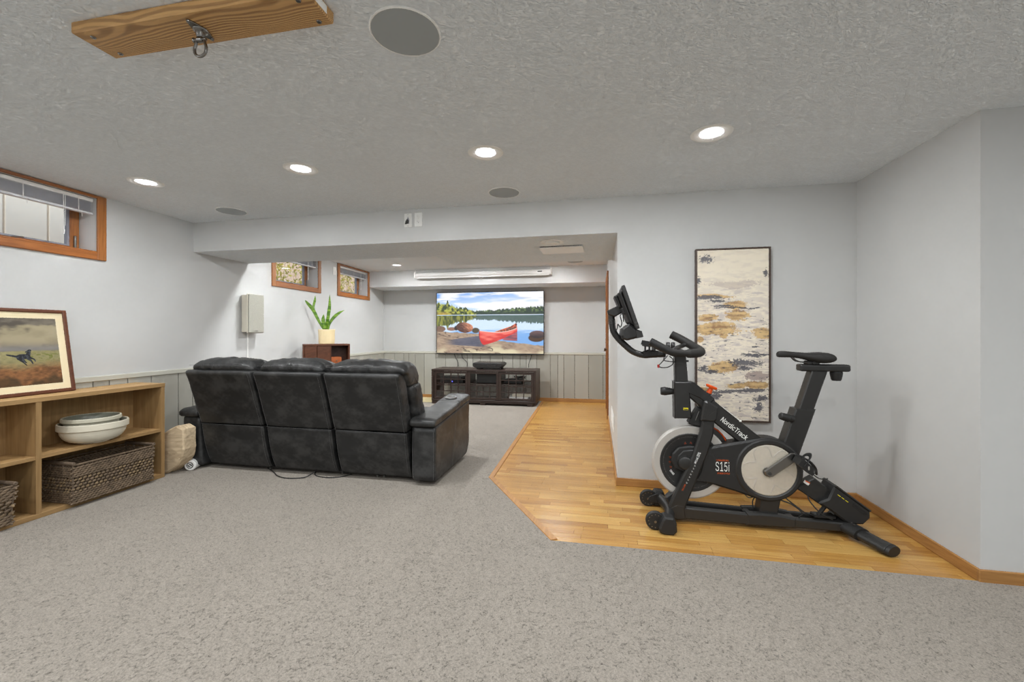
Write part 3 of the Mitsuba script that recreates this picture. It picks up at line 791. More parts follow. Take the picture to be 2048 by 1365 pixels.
def basket(x0, y0, x1, y1, z0, z1, taper, pitch, big, label, m_open):
    """x1 is the front. Rows of twisted strands around four sides, corner cords, rods at both ends."""
    t = thing('woven_basket', label, 'basket', None)
    unit = trimesh.creation.icosphere(subdivisions=1, radius=1.0)
    uv_, uf = np.array(unit.vertices), np.array(unit.faces)
    rng = np.random.RandomState(int(y0 * 1000))
    H = z1 - z0
    V, F, n0 = {0: [], 1: []}, {0: [], 1: []}, {0: 0, 1: 0}

    def corners(z):
        s = taper * (1 - (z - z0) / H)
        return [(x0 + s, y0 + s), (x1 - s * 0.6, y0 + s), (x1 - s * 0.6, y1 - s), (x0 + s, y1 - s)]
    z, row = z0 + 0.006, 0
    while z < z1 - 0.012:
        f = (z - z0) / H
        is_open = 0.27 < f < 0.66
        rh = pitch * (1.45 if is_open else 1.0)
        cs = corners(z)
        for k in range(4):
            a, b = np.array(cs[k]), np.array(cs[(k + 1) % 4])
            L = np.linalg.norm(b - a)
            d = (b - a) / L
            st = big * (1.0 if is_open else 0.95)
            m = max(2, int(L / st))
            for j in range(m + 1):
                q = a + d * (L * (j + 0.5 * (row % 2)) / m)
                if np.linalg.norm(q - a) > L:
                    continue
                kk = 1 if is_open and rng.rand() < 0.55 else 0
                rad = (rh * 0.60) * (rng.uniform(0.62, 0.8) if is_open else 0.92)
                ln = st * (0.50 if is_open else 0.72)
                tilt = 0.35 if is_open else 0.28
                ax = np.array([d[0] * math.cos(tilt), d[1] * math.cos(tilt), math.sin(tilt)])
                nx = np.array([d[1], -d[0], 0.0])
                up = np.cross(nx, ax)
                w = q[0] * np.array([1, 0, 0]) + q[1] * np.array([0, 1, 0]) + np.array([0, 0, z + rng.uniform(-.001, .001)]) + uv_[:, :1] * ax * ln + uv_[:, 1:2] * nx * rad * 0.8 + uv_[:, 2:] * up * rad
                V[kk].append(w)
                F[kk].append(uf + n0[kk])
                n0[kk] += len(uv_)
        z += rh
        row += 1
    part(t, 'weave', TM(np.vstack(V[0]), np.vstack(F[0])), RATTAN, True, kind='stuff')
    if V[1]:
        part(t, 'open_weave', TM(np.vstack(V[1]), np.vstack(F[1])), m_open, True, kind='stuff')
    cb, ct = corners(z0), corners(z1)
    s = 0.007
    inner = [(cb[0][0] + s, cb[0][1] + s), (cb[1][0] - s, cb[1][1] + s), (cb[2][0] - s, cb[2][1] - s), (cb[3][0] + s, cb[3][1] - s)]
    part(t, 'bottom', box(inner[0][0], inner[0][1], z0, inner[2][0], inner[2][1], z0 + 0.008), BASKET_ROD)
    # upright stakes behind the strands
    ST = []
    for k in range(4):
        m = max(3, int(np.linalg.norm(np.array(cb[k]) - np.array(cb[(k + 1) % 4])) / 0.028))
        for j in range(m):
            u = j / m
            p = np.array(cb[k]) * (1 - u) + np.array(cb[(k + 1) % 4]) * u
            q = np.array(ct[k]) * (1 - u) + np.array(ct[(k + 1) % 4]) * u
            ST.append(tube([(p[0], p[1], z0), (q[0], q[1], z1 - 0.006)], 0.0022, 5))
    part(t, 'stakes', cat(*ST), BASKET_ROD, kind='stuff')
    for k in range(4):
        part(t, 'corner_cord', tube([(cb[k][0], cb[k][1], z0), (ct[k][0], ct[k][1], z1)], 0.005, 8), BASKET_ROD, True)
    part(t, 'rim', tube([(c[0], c[1], z1) for c in ct], 0.006, 8, True), RATTAN, 40)
    for k, yy in ((0, ct[0][1]), (1, ct[2][1])):
        part(t, 'handle_rod', cat(cyl((x0 - 0.0, yy, z1 + 0.012), (x1 + 0.012, yy, z1 + 0.012), 0.012, 16, b=0.003), tube([(x0 + 0.08, yy, z1 - 0.045), (x0 + 0.08, yy, z1 + 0.01)], 0.006, 8), tube([(x1 - 0.08, yy, z1 - 0.045), (x1 - 0.08, yy, z1 + 0.01)], 0.006, 8)), BASKET_ROD, 40)
    return t


basket(-3.80, 2.258, -3.525, 2.795, 0.037, 0.305, 0.006, 0.0148, 0.027, 'long brown woven basket with rod handles on the lower shelf below the bowls', RATTAN_LIGHT)
basket(-3.80, 1.46, -3.535, 1.968, 0.037, 0.272, 0.016, 0.0155, 0.036, 'woven basket with fat tan strands in the end bay of the bookcase', RATTAN_LIGHT)

# ------------------------------------------------------------------ framed painting of galloping horses
FY0, FY1, FZ0, FH = 1.58, 2.415, 0.796, 0.585
FN0, FN1 = 0.115, 0.022       # distance from the wall at the bottom and at the top
FLEN = math.hypot(FH, FN0 - FN1)


def on_frame(m, off=0.0):
    """From the picture's own frame (along y, up the picture, out of it) to the room."""
    v = np.array(m.vertices)
    un, uz = (FN1 - FN0) / FLEN, FH / FLEN
    n = FN0 + v[:, 1] * un + (v[:, 2] + off) * uz
    z = FZ0 + v[:, 1] * uz - (v[:, 2] + off) * un
    return onwall(TM(np.column_stack([n, v[:, 0], z]), m.faces))


def seg(u, v, au, av, bu, bv, r0, r1):
    """1 inside a tapering capsule of a flat print."""
    du, dv = bu - au, bv - av
    t = dr.clip(((u - au) * du + (v - av) * dv) / (du * du + dv * dv), 0, 1)
    d = dr.sqrt(dr.square(u - au - t * du) + dr.square(v - av - t * dv))
    r = r0 + (r1 - r0) * t
    return 1 - smoothstep(r * 0.85, r * 1.15, d)


def blob(u, v, cu, cv, ru, rv, soft=0.12):
    return 1 - smoothstep(1 - soft, 1 + soft, dr.sqrt(dr.square((u - cu) / ru) + dr.square((v - cv) / rv)))


def horse(u, v, cu, cv, s):
    """A galloping horse seen from behind its shoulder, heading right."""
    x, y = (u - cu) / s, (v - cv) / s
    m = blob(x, y, 0, 0, 0.5, 0.26)
    for a in ((0.36, -0.08, 0.52, -0.58, 0.19, 0.10), (0.54, -0.60, 0.26, -0.46, 0.11, 0.06), (-0.4, -0.02, -1.05, -0.22, 0.10, 0.06), (-0.3, 0.15, 0.05, 0.62, 0.14, 0.05), (0.05, 0.62, 0.22, 0.85, 0.05, 0.04),
              (-0.1, 0.2, 0.2, 0.6, 0.12, 0.05), (0.3, 0.1, 0.6, 0.5, 0.14, 0.05), (0.6, 0.5, 0.66, 0.74, 0.06, 0.04), (0.4, 0.05, 0.8, 0.3, 0.12, 0.05), (0.8, 0.3, 0.86, 0.5, 0.05, 0.04)):
        m = dr.maximum(m, seg(x, y, *a))
    return m


def painting_color(p, n, uv):
    u, v = uv.x * 1.42, uv.y
    f = fbm(u * 5, v * 9, 1.0, 4)
    g = fbm(u * 22, v * 40, 2.0, 3)
    sky = mix(lin(80, 74, 66), lin(116, 108, 96), smoothstep(0.3, 0.7, f))
    cl = smoothstep(0.52, 0.7, fbm(u * 3.2 + 2, v * 6, 4.0, 4) + 0.25 * hill(v, 0.30 + 0.1 * noise(u * 4), 0.1)) * smoothstep(0.55, 0.3, v)
    sky = mix(sky, lin(176, 164, 132), cl * 0.55)
    sky = mix(sky, lin(126, 124, 124), hill(v, 0.46, 0.05) * 0.7)
    grass = mix(lin(112, 110, 78), lin(158, 148, 106), g)
    grass = mix(grass, lin(104, 108, 52), smoothstep(0.5, 0.62, g) * smoothstep(0.8, 1.2, u) * hill(v, 0.58, 0.07))
    soil = mix(lin(84, 56, 36), lin(146, 100, 62), g)
    ground = mix(grass, soil, smoothstep(0.62, 0.80, v + 0.1 * (f - 0.5)))
    ground = mix(ground, lin(58, 48, 30), smoothstep(0.90, 0.99, v + 0.25 * (fbm(u * 9, v * 6, 5.0, 2) - 0.5)) * 0.8)
    c = mix(sky, ground, smoothstep(0.475, 0.51, v + 0.02 * (g - 0.5)))
    c = mix(c, lin(120, 100, 66), blob(u, v, 1.06, 0.71, 0.10, 0.016, 0.5) * 0.6)
    for (hu, hv, s, col) in ((1.005, 0.575, 0.15, (34, 36, 40)), (0.62, 0.56, 0.16, (70, 44, 30)), (0.26, 0.58, 0.17, (44, 36, 32))):
        h = horse(u, v, hu, hv, s)
        c = mix(c, mix(lin(*col), lin(*[min(255, int(q * 1.9)) for q in col]), smoothstep(0.5, 0.75, fbm(u * 60, v * 60, 3.0, 2))), h)
    return c


t = thing('framed_painting', 'framed painting of galloping horses under a stormy sky, leaning on top of the bookcase', 'painting')
mw = 0.023
for a in ((FY0, 0, FY0 + mw, FLEN), (FY1 - mw, 0, FY1, FLEN), (FY0 + mw, 0, FY1 - mw, mw), (FY0 + mw, FLEN - mw, FY1 - mw, FLEN)):
    part(t, 'frame_rail', on_frame(box(a[0], a[1], -0.012, a[2], a[3], 0.014, 0.004)), FRAME_RED)
part(t, 'matboard', on_frame(box(FY0 + 0.02, 0.02, -0.006, FY1 - 0.02, FLEN - 0.02, 0.003)), MATBOARD)
a0, a1, b0, b1 = FY0 + mw + 0.045, FY1 - mw - 0.045, mw + 0.045, FLEN - mw - 0.042
qm, quv = quad((a0, b1, 0.0042), (a1, b1, 0.0042), (a1, b0, 0.0042), (a0, b0, 0.0042))
PAINTING = mat('painting_print', painting_color, 0.35, 0.4)
part(t, 'picture', on_frame(qm), PAINTING, uv=quv)

# ------------------------------------------------------------------ driftwood block and roller on the carpet
poly = [(-3.795, 0.275), (-3.70, 0.335), (-3.60, 0.392), (-3.53, 0.420), (-3.46, 0.395), (-3.455, 0.22), (-3.475, 0.145), (-3.525, 0.075), (-3.63, 0.004), (-3.665, 0.004), (-3.70, 0.035), (-3.775, 0.108), (-3.805, 0.18)]
m = prism(rounded(poly, 0.008), 2.990, 3.120, 0.012)
for _ in range(4):
    m = m.subdivide() if len(m.faces) < 9000 else m
v = np.array(m.vertices)
ctr = v.mean(0)
dirn = (v - ctr) / np.linalg.norm(v - ctr, axis=1, keepdims=True)
rot = np.column_stack([v[:, 0] * 0.87 + v[:, 2] * 0.5, v[:, 1], -v[:, 0] * 0.5 + v[:, 2] * 0.87])
amp = 0.012 * (meshkit.fbm(rot * (4, 30, 55), 3, 4) - 0.5) + 0.010 * (meshkit.fbm(v * 7, 2, 9) - 0.5)
v = v + dirn * amp[:, None]
v[:, 2] = np.maximum(v[:, 2], CZ)
solo('driftwood_block', TM(v, m.faces), STUMP, 'pale weathered driftwood block leaning between the bookcase and the sofa', 'driftwood', 50)
t = thing('floor_roller', 'white roller with a black emblem on its end, on the carpet at the sofa corner', 'roller')
rx, ry, rz = -3.512, 3.100, CZ + 0.047


def turn_r(m):
    v = np.array(m.vertices)
    c, q = math.cos(0.38), math.sin(0.38)
    return TM(np.column_stack([rx + v[:, 0] * c - v[:, 1] * q, ry + v[:, 0] * q + v[:, 1] * c, rz + v[:, 2]]), m.faces)



part(t, 'body', turn_r(cyl((0, 0, 0), (0, 0.10, 0), 0.047, 40, b=0.006)), WHITE, 35)
part(t, 'core', turn_r(cyl((0, -0.001, 0), (0, 0.01, 0), 0.027, 30)), BLACK)
part(t, 'emblem', turn_r(cat(tube([(0.019 * math.cos(a), -0.002, 0.019 * math.sin(a)) for a in np.linspace(0, 2 * np.pi, 24, endpoint=False)], 0.002, 6, True),
                             tube(curve([(0.010, -0.002, 0.012), (-0.004, -0.002, 0.016), (-0.010, -0.002, 0.006), (0.009, -0.002, -0.006), (0.003, -0.002, -0.016), (-0.011, -0.002, -0.011)], 20), 0.0035, 6))), WHITE_PRINT)

# ================================================================== SOFA (seen from behind)
t = thing('reclining_sofa', 'charcoal leather three-seat reclining sofa seen from behind', 'sofa')


def resample(poly, n):
    p = np.asarray(poly, float)
    q = np.vstack([p, p[:1]])
    s = np.r_[0, np.cumsum(np.linalg.norm(np.diff(q, axis=0), axis=1))]
    u = np.linspace(0, s[-1], n, endpoint=False)
    return np.column_stack([np.interp(u, s, q[:, 0]), np.interp(u, s, q[:, 1])])


def padded(profile, x0, x1, r, nx=36, npf=72, puff=0.0, wrinkle=0.0, seed=0, round_r=0.02, wfreq=(5, 16, 16), sag=0.0):
    """An upholstered piece: a (y, z) outline carried along x, its ends rounded in over the distance r, swollen by puff and wrinkled."""
    base = rounded(profile, round_r, 6)
    pf = resample(ring_of(base), npf)
    cen = pf.mean(0)
    # inward normals of the outline
    tg = np.roll(pf, -1, 0) - np.roll(pf, 1, 0)
    tg /= np.linalg.norm(tg, axis=1, keepdims=True)
    nin = np.column_stack([-tg[:, 1], tg[:, 0]])
    us = np.unique(np.r_[r * (1 - np.cos(np.linspace(0, np.pi / 2, 7))), np.linspace(r, (x1 - x0) - r, nx), (x1 - x0) - r * (1 - np.cos(np.linspace(0, np.pi / 2, 7)))])
    rings = []
    for u in us:
        e = min(u, (x1 - x0) - u)
        k = 1 - math.sqrt(max(0.0, 1 - (1 - min(1, e / r)) ** 2))
        g = puff * (1 - (2 * u / (x1 - x0) - 1) ** 2)
        q = pf + nin * (k * r * 0.8) - nin * g
        if sag:
            q[:, 1] -= sag * (2 * u / (x1 - x0) - 1) ** 4
        rings.append(np.column_stack([np.full(npf, x0 + u), q]))
    R = np.array(rings)
    m = loft(R)
    if wrinkle:
        v = np.array(m.vertices)
        nn = np.array(m.vertex_normals)
        w = meshkit.fbm(v * wfreq, 4, seed) - 0.5
        m = TM(v + nn * (wrinkle * w)[:, None], m.faces)
    return m


SEATS = [(-3.415, -2.775), (-2.752, -2.132), (-2.112, -1.468)]
up_prof = [(3.112, 0.425), (3.062, 0.58), (2.995, 0.80), (2.960, 0.885), (2.975, 0.905), (3.06, 0.905), (3.12, 0.80), (3.22, 0.44)]
lo_prof = [(3.112, 0.425), (3.128, 0.33), (3.150, 0.22), (3.185, 0.11), (3.218, 0.045), (3.245, 0.045), (3.235, 0.2), (3.22, 0.425)]
head_prof = [(2.985, 0.900), (3.000, 0.945), (3.06, 0.985), (3.15, 0.995), (3.24, 0.965), (3.29, 0.88), (3.28, 0.78), (3.12, 0.80), (3.05, 0.895)]
back_prof = [(3.14, 0.80), (3.29, 0.82), (3.345, 0.70), (3.40, 0.56), (3.44, 0.46), (3.26, 0.40)]
seat_prof = [(3.28, 0.24), (3.28, 0.44), (3.42, 0.475), (3.9, 0.485), (4.02, 0.46), (4.03, 0.26)]
for k, (a, b) in enumerate(SEATS):
    part(t, 'upper_back', padded(up_prof, a, b, 0.022, 30, 64, 0.0, 0.010, 20 + k), LEATHER, 45)
    part(t, 'lower_back', padded(lo_prof, a + 0.01, b - 0.004, 0.012, 30, 64, 0.0, 0.016, 30 + k, 0.008, (4, 9, 7)), LEATHER, 45)
    part(t, 'headrest', padded(head_prof, a - 0.012 + 0.03, b + 0.012 - 0.03 + (0.05 if k == 2 else 0), 0.05, 60, 90, 0.012, 0.026, 40 + k, 0.035, (20, 9, 9), 0.012), LEATHER, 60)
    part(t, 'back_cushion', padded(back_prof, a + 0.005, b - 0.005 + (0.05 if k == 2 else 0), 0.05, 30, 64, 0.012, 0.024, 50 + k, 0.03, (6, 14, 14)), LEATHER, 60)
    part(t, 'seat_cushion', padded(seat_prof, a + 0.0, b, 0.05, 24, 56, 0.012, 0.014, 60 + k, 0.04), LEATHER, 60)
    # stitched seams
    def line(pts):
        return tube(curve(pts, 30), 0.0013, 5)
    ys_, zs_ = 3.108, 0.425
    SM = [line([(a + 0.012, ys_, zs_), ((a + b) / 2, ys_ - 0.003, zs_ - 0.002), (b - 0.010, ys_, zs_ - 0.004)])]
    for xx in (a + 0.0205, b - 0.0215):
        SM.append(line([(xx, 3.108, 0.43), (xx, 3.056, 0.59), (xx, 2.990, 0.80), (xx, 2.959, 0.88)]))
        SM.append(line([(xx, 3.110, 0.42), (xx, 3.124, 0.33), (xx, 3.146, 0.22), (xx, 3.181, 0.11), (xx, 3.210, 0.055)]))
    SM.append(line([(a + 0.02, 2.990, 0.945), ((a + b) / 2, 2.984, 0.949), (b - 0.02, 2.990, 0.944)]))
    part(t, 'seam', cat(*SM), STITCH, True, label='pale grey stitched seams')


def arm(x0, x1, lean, name_side):
    inner, outer = x0, x1
    body = []
    for (yy, zt) in ((3.165, 0.475), (3.6, 0.51), (4.05, 0.545)):
        pass
    prof = [(3.150, 0.035), (3.150, 0.475), (4.055, 0.555), (4.055, 0.14), (3.98, 0.035)]
    m = padded(prof, x0, x1, 0.03, 16, 72, 0.004, 0.008, int(abs(x0) * 100), 0.03, (5, 5, 6))
    v = np.array(m.vertices)
    v[:, 0] += lean * (0.5 - v[:, 2]) / 0.5
    part(t, 'arm', TM(v, m.faces), LEATHER, 50)
    pad = [(3.120, 0.475), (3.122, 0.522), (3.16, 0.54), (3.70, 0.578), (3.72, 0.588), (4.03, 0.613), (4.065, 0.598), (4.065, 0.55), (3.6, 0.515)]
    m = padded(pad, x0 - 0.006, x1 + 0.008, 0.022, 16, 80, 0.004, 0.007, int(abs(x0) * 90), 0.014, (6, 6, 6))
    part(t, 'arm_pad', m, LEATHER, 50)
    xc = (x0 + x1) / 2 - 0.008
    return xc


xc = arm(-1.452, -1.245, 0.0, 'r')
sl = (0.613 - 0.588) / 0.31
CUP = (xc, 3.83, 0.6085)
m = lathe([(0, -0.02), (0.036, -0.02), (0.037, 0.002), (0.040, 0.006), (0.052, 0.006), (0.056, 0.001), (0.056, -0.004)], 44, (0, 0, 0))
ROT = np.eye(4)
ROT[:3, :3] = trimesh.transformations.rotation_matrix(sl, (1, 0, 0))[:3, :3]
m.apply_transform(ROT)
m.apply_translation(CUP)
part(t, 'cup_holder', m, CHROME, 30, label='chrome cup holder ring')
m = lathe([(0, 0.0015), (0.036, 0.0015), (0.036, -0.003), (0, -0.003)], 36)
m.apply_transform(ROT)
m.apply_translation((CUP[0], CUP[1], CUP[2] + 0.0005))
part(t, 'cup_well', m, BLACK, 30)
part(t, 'console_seam', cat(tube(curve([(-1.236, 3.62, 0.535), (-1.236, 3.70, 0.548), (-1.236, 3.735, 0.566), (-1.238, 3.74, 0.583)], 14), 0.0022, 6), tube([(-1.452, 3.735, 0.592), (-1.245, 3.735, 0.592)], 0.0016, 6)), STITCH, True)
part(t, 'seam', cat(tube(curve([(-1.262, 3.146, 0.44), (-1.262, 3.145, 0.25), (-1.262, 3.146, 0.06)], 16), 0.0016, 5), tube(curve([(-1.432, 3.147, 0.44), (-1.436, 3.145, 0.25), (-1.428, 3.147, 0.06)], 16), 0.0016, 5)), STITCH, True)
part(t, 'seam', tube(curve([(-1.239, 3.64, 0.53), (-1.2385, 3.61, 0.36), (-1.2385, 3.56, 0.20), (-1.241, 3.53, 0.06)], 20), 0.0013, 5), STITCH, True)
arm(-3.655, -3.470, 0.03, 'l')
part(t, 'base_frame', box(-3.50, 3.26, 0.03, -1.45, 3.98, 0.26, 0.01), BLACK, label='black steel recliner frame')
for xx in (-3.40, -2.75, -2.12, -1.50):
    part(t, 'foot', cat(cyl((xx, 3.33, CZ), (xx, 3.33, 0.035), 0.022, 16, 0.016), cyl((xx, 3.92, CZ), (xx, 3.92, 0.035), 0.022, 16, 0.016)), BLACK, 30)
part(t, 'mechanism_rail', cat(box(-3.38, 3.265, 0.022, -1.50, 3.285, 0.045, 0.003), *[cyl((x_, 3.215, 0.034), (x_, 3.24, 0.034), 0.009, 10) for x_ in (-2.80, -2.1, -1.78, -1.72)]), DARK_METAL, label='dark steel mechanism under the backs')
solo('floor_cable', tube(curve([(-2.36, 3.26, 0.05), (-2.36, 3.19, 0.03), (-2.40, 3.13, 0.010), (-2.52, 3.09, 0.009), (-2.64, 3.12, 0.009), (-2.75, 3.20, 0.009), (-2.9, 3.3, 0.009)], 50), 0.0042, 8), CORD, 'black power cord on the carpet under the sofa back', 'cord', True)
solo('floor_cable', tube(curve([(-2.05, 3.28, 0.012), (-2.12, 3.20, 0.009), (-2.22, 3.17, 0.009), (-2.34, 3.20, 0.009), (-2.42, 3.30, 0.009)], 40), 0.0035, 8), CORD, 'thin black cord peeking out below the middle seat of the sofa', 'cord', True)

# ================================================================== FAR ROOM
# wall speaker
t = thing('wall_speaker', 'grey-beige loudspeaker mounted on the window wall above the sofa', 'speaker')
part(t, 'cabinet', onwall(box(0.012, 4.072, 1.228, 0.092, 4.275, 1.648, 0.004)), SPEAKER_CASE)
part(t, 'baffle', onwall(box(0.090, 4.055, 1.217, 0.104, 4.295, 1.660, 0.004)), SPEAKER_CASE)
part(t, 'grille', onwall(rbox(0.102, 4.062, 1.222, 0.117, 4.290, 1.656, 0.006)), SPEAKER_CLOTH, 40, label='grey cloth grille')
part(t, 'badge', onwall(box(0.116, 4.155, 1.238, 0.119, 4.195, 1.246, 0.001)), STEEL)
part(t, 'bracket', onwall(cat(box(-0.002, 4.12, 1.30, 0.014, 4.22, 1.56, 0.003), box(0.05, 4.14, 1.648, 0.062, 4.16, 1.668))), SPEAKER_CASE)
solo('cable_conduit', onwall(box(0.0, 4.158, 0.88, 0.012, 4.176, 1.31, 0.003)), WHITE, 'white cable conduit running down the wall below the loudspeaker', 'conduit')

# dark wooden cabinet with the plant
t = thing('wooden_cabinet', 'dark reddish-brown wooden cabinet with an open compartment under the plant', 'cabinet')
cy0, cy1, cx0, cx1, ct = 0.0, 0.28, 0.0, 0.575, 1.070
CABA = math.atan2(0.36, 0.44)


def turned(m):
    """From the cabinet's own frame (its front edge along x) to the room."""
    v = np.array(m.vertices)
    c, q = math.cos(CABA), math.sin(CABA)
    return TM(np.column_stack([-3.745 + v[:, 0] * c - v[:, 1] * q, 4.865 + v[:, 0] * q + v[:, 1] * c, v[:, 2]]), m.faces)



part(t, 'top', turned(box(cx0, cy0, ct - 0.022, cx1, cy1, ct, 0.002)), MAHOGANY)
part(t, 'side_panel', turned(box(cx0, cy0, CZ, cx0 + 0.02, cy1, ct - 0.022, 0.002)), MAHOGANY)
part(t, 'side_panel', turned(box(cx1 - 0.02, cy0, CZ, cx1, cy1, ct - 0.022, 0.002)), MAHOGANY)
part(t, 'back_panel', turned(box(cx0 + 0.02, cy1 - 0.015, CZ, cx1 - 0.02, cy1, ct - 0.022)), MAHOGANY)
part(t, 'door', turned(box(cx0 + 0.022, cy0 + 0.002, 0.50, cx0 + 0.165, cy0 + 0.02, ct - 0.024, 0.003)), MAHOGANY)
part(t, 'door', turned(box(cx0 + 0.169, cy0 + 0.002, 0.50, cx0 + 0.328, cy0 + 0.02, ct - 0.024, 0.003)), MAHOGANY)
part(t, 'divider', turned(box(cx0 + 0.328, cy0 + 0.004, 0.50, cx0 + 0.340, cy1 - 0.015, ct - 0.022)), MAHOGANY)
part(t, 'shelf', turned(box(cx0 + 0.02, cy0 + 0.004, 0.48, cx1 - 0.02, cy1 - 0.015, 0.50)), MAHOGANY)
dr_ = part(t, 'drawer', turned(box(cx0 + 0.342, cy0 + 0.01, 0.72, cx0 + 0.470, cy0 + 0.18, 0.895, 0.003)), MAHOGANY_LIGHT, label='lighter orange-brown small drawer')
part(dr_, 'knob', turned(cyl((cx0 + 0.406, cy0 + 0.012, 0.85), (cx0 + 0.406, cy0 - 0.008, 0.85), 0.006, 12, 0.009)), STEEL, 30)
part(t, 'lower_door', turned(box(cx0 + 0.022, cy0 + 0.002, 0.06, (cx0 + cx1) / 2 - 0.002, cy0 + 0.02, 0.478, 0.003)), MAHOGANY)
part(t, 'lower_door', turned(box((cx0 + cx1) / 2 + 0.002, cy0 + 0.002, 0.06, cx1 - 0.022, cy0 + 0.02, 0.478, 0.003)), MAHOGANY)
px, py, pz = -3.600, 5.150, ct
t = thing('plant_pot', 'round cream ceramic pot on the dark wooden cabinet', 'pot')
part(t, 'body', lathe([(0, 0.0), (0.090, 0.0), (0.098, 0.006), (0.101, 0.03), (0.104, 0.172), (0.107, 0.182), (0.107, 0.196), (0.103, 0.199), (0.097, 0.196), (0.095, 0.17), (0, 0.17)], 56, (px, py, pz)), CREAM, 35)
part(t, 'soil', lathe([(0, 0.185), (0.05, 0.184), (0.0955, 0.18), (0.0955, 0.172), (0, 0.172)], 30, (px, py, pz)), SOIL, 30)
t = thing('snake_plant', 'snake plant with upright green sword leaves in the cream pot', 'plant')


def sword(path, w, name='leaf', roll=0.0):
    c = curve(path, 26)
    rings = []
    tg = np.gradient(c, axis=0)
    tg /= np.linalg.norm(tg, axis=1, keepdims=True)
    for k in range(len(c)):
        u = k / (len(c) - 1)
        ww = w * (0.45 + 0.55 * math.sin(min(1, u / 0.55) * math.pi / 2)) * (1 - max(0, (u - 0.55) / 0.45) ** 1.6 * 0.97)
        side = np.cross(tg[k], (math.sin(roll), -math.cos(roll), 0))
        side /= np.linalg.norm(side)
        nrm = np.cross(side, tg[k])
        th = 0.0035 * (1 - 0.6 * u)
        cup = 0.22 * ww
        pts = []
        for s in np.linspace(-1, 1, 7):
            pts.append(c[k] + side * ww * s + nrm * (cup * (s * s) - th * (1 - s * s)))
        for s in np.linspace(1, -1, 7)[1:-1]:
            pts.append(c[k] + side * ww * s + nrm * (cup * (s * s) + th * (1 - s * s)))
        rings.append(pts)
    return loft(rings)


b0 = pz + 0.178
part(t, 'leaf', sword([(px - 0.025, py - 0.01, b0), (px - 0.11, py - 0.02, b0 + 0.15), (px - 0.19, py - 0.02, b0 + 0.29), (px - 0.27, py - 0.03, b0 + 0.38), (px - 0.31, py - 0.03, b0 + 0.42)], 0.026), 'm_snake_leaf', True)
part(t, 'leaf', sword([(px - 0.185, py - 0.01, b0 + 0.28), (px - 0.192, py - 0.01, b0 + 0.35), (px - 0.180, py, b0 + 0.42), (px - 0.175, py, b0 + 0.485)], 0.016, roll=0.9), 'm_snake_leaf', True)
part(t, 'leaf', sword([(px + 0.012, py, b0), (px + 0.025, py, b0 + 0.18), (px + 0.040, py + 0.01, b0 + 0.33), (px + 0.040, py + 0.01, b0 + 0.495)], 0.026), 'm_snake_leaf', True)
part(t, 'leaf', sword([(px - 0.005, py - 0.03, b0), (px - 0.015, py - 0.035, b0 + 0.09), (px - 0.024, py - 0.035, b0 + 0.16), (px - 0.020, py - 0.035, b0 + 0.225)], 0.030), 'm_snake_leaf', True)
part(t, 'leaf', sword([(px + 0.030, py - 0.01, b0), (px + 0.062, py - 0.02, b0 + 0.10), (px + 0.13, py - 0.03, b0 + 0.18), (px + 0.21, py - 0.03, b0 + 0.24), (px + 0.285, py - 0.03, b0 + 0.275)], 0.022), 'm_snake_leaf', True)
part(t, 'leaf', sword([(px + 0.006, py - 0.02, b0), (px + 0.010, py - 0.02, b0 + 0.09), (px + 0.012, py - 0.02, b0 + 0.185)], 0.012), 'm_snake_leaf', True)


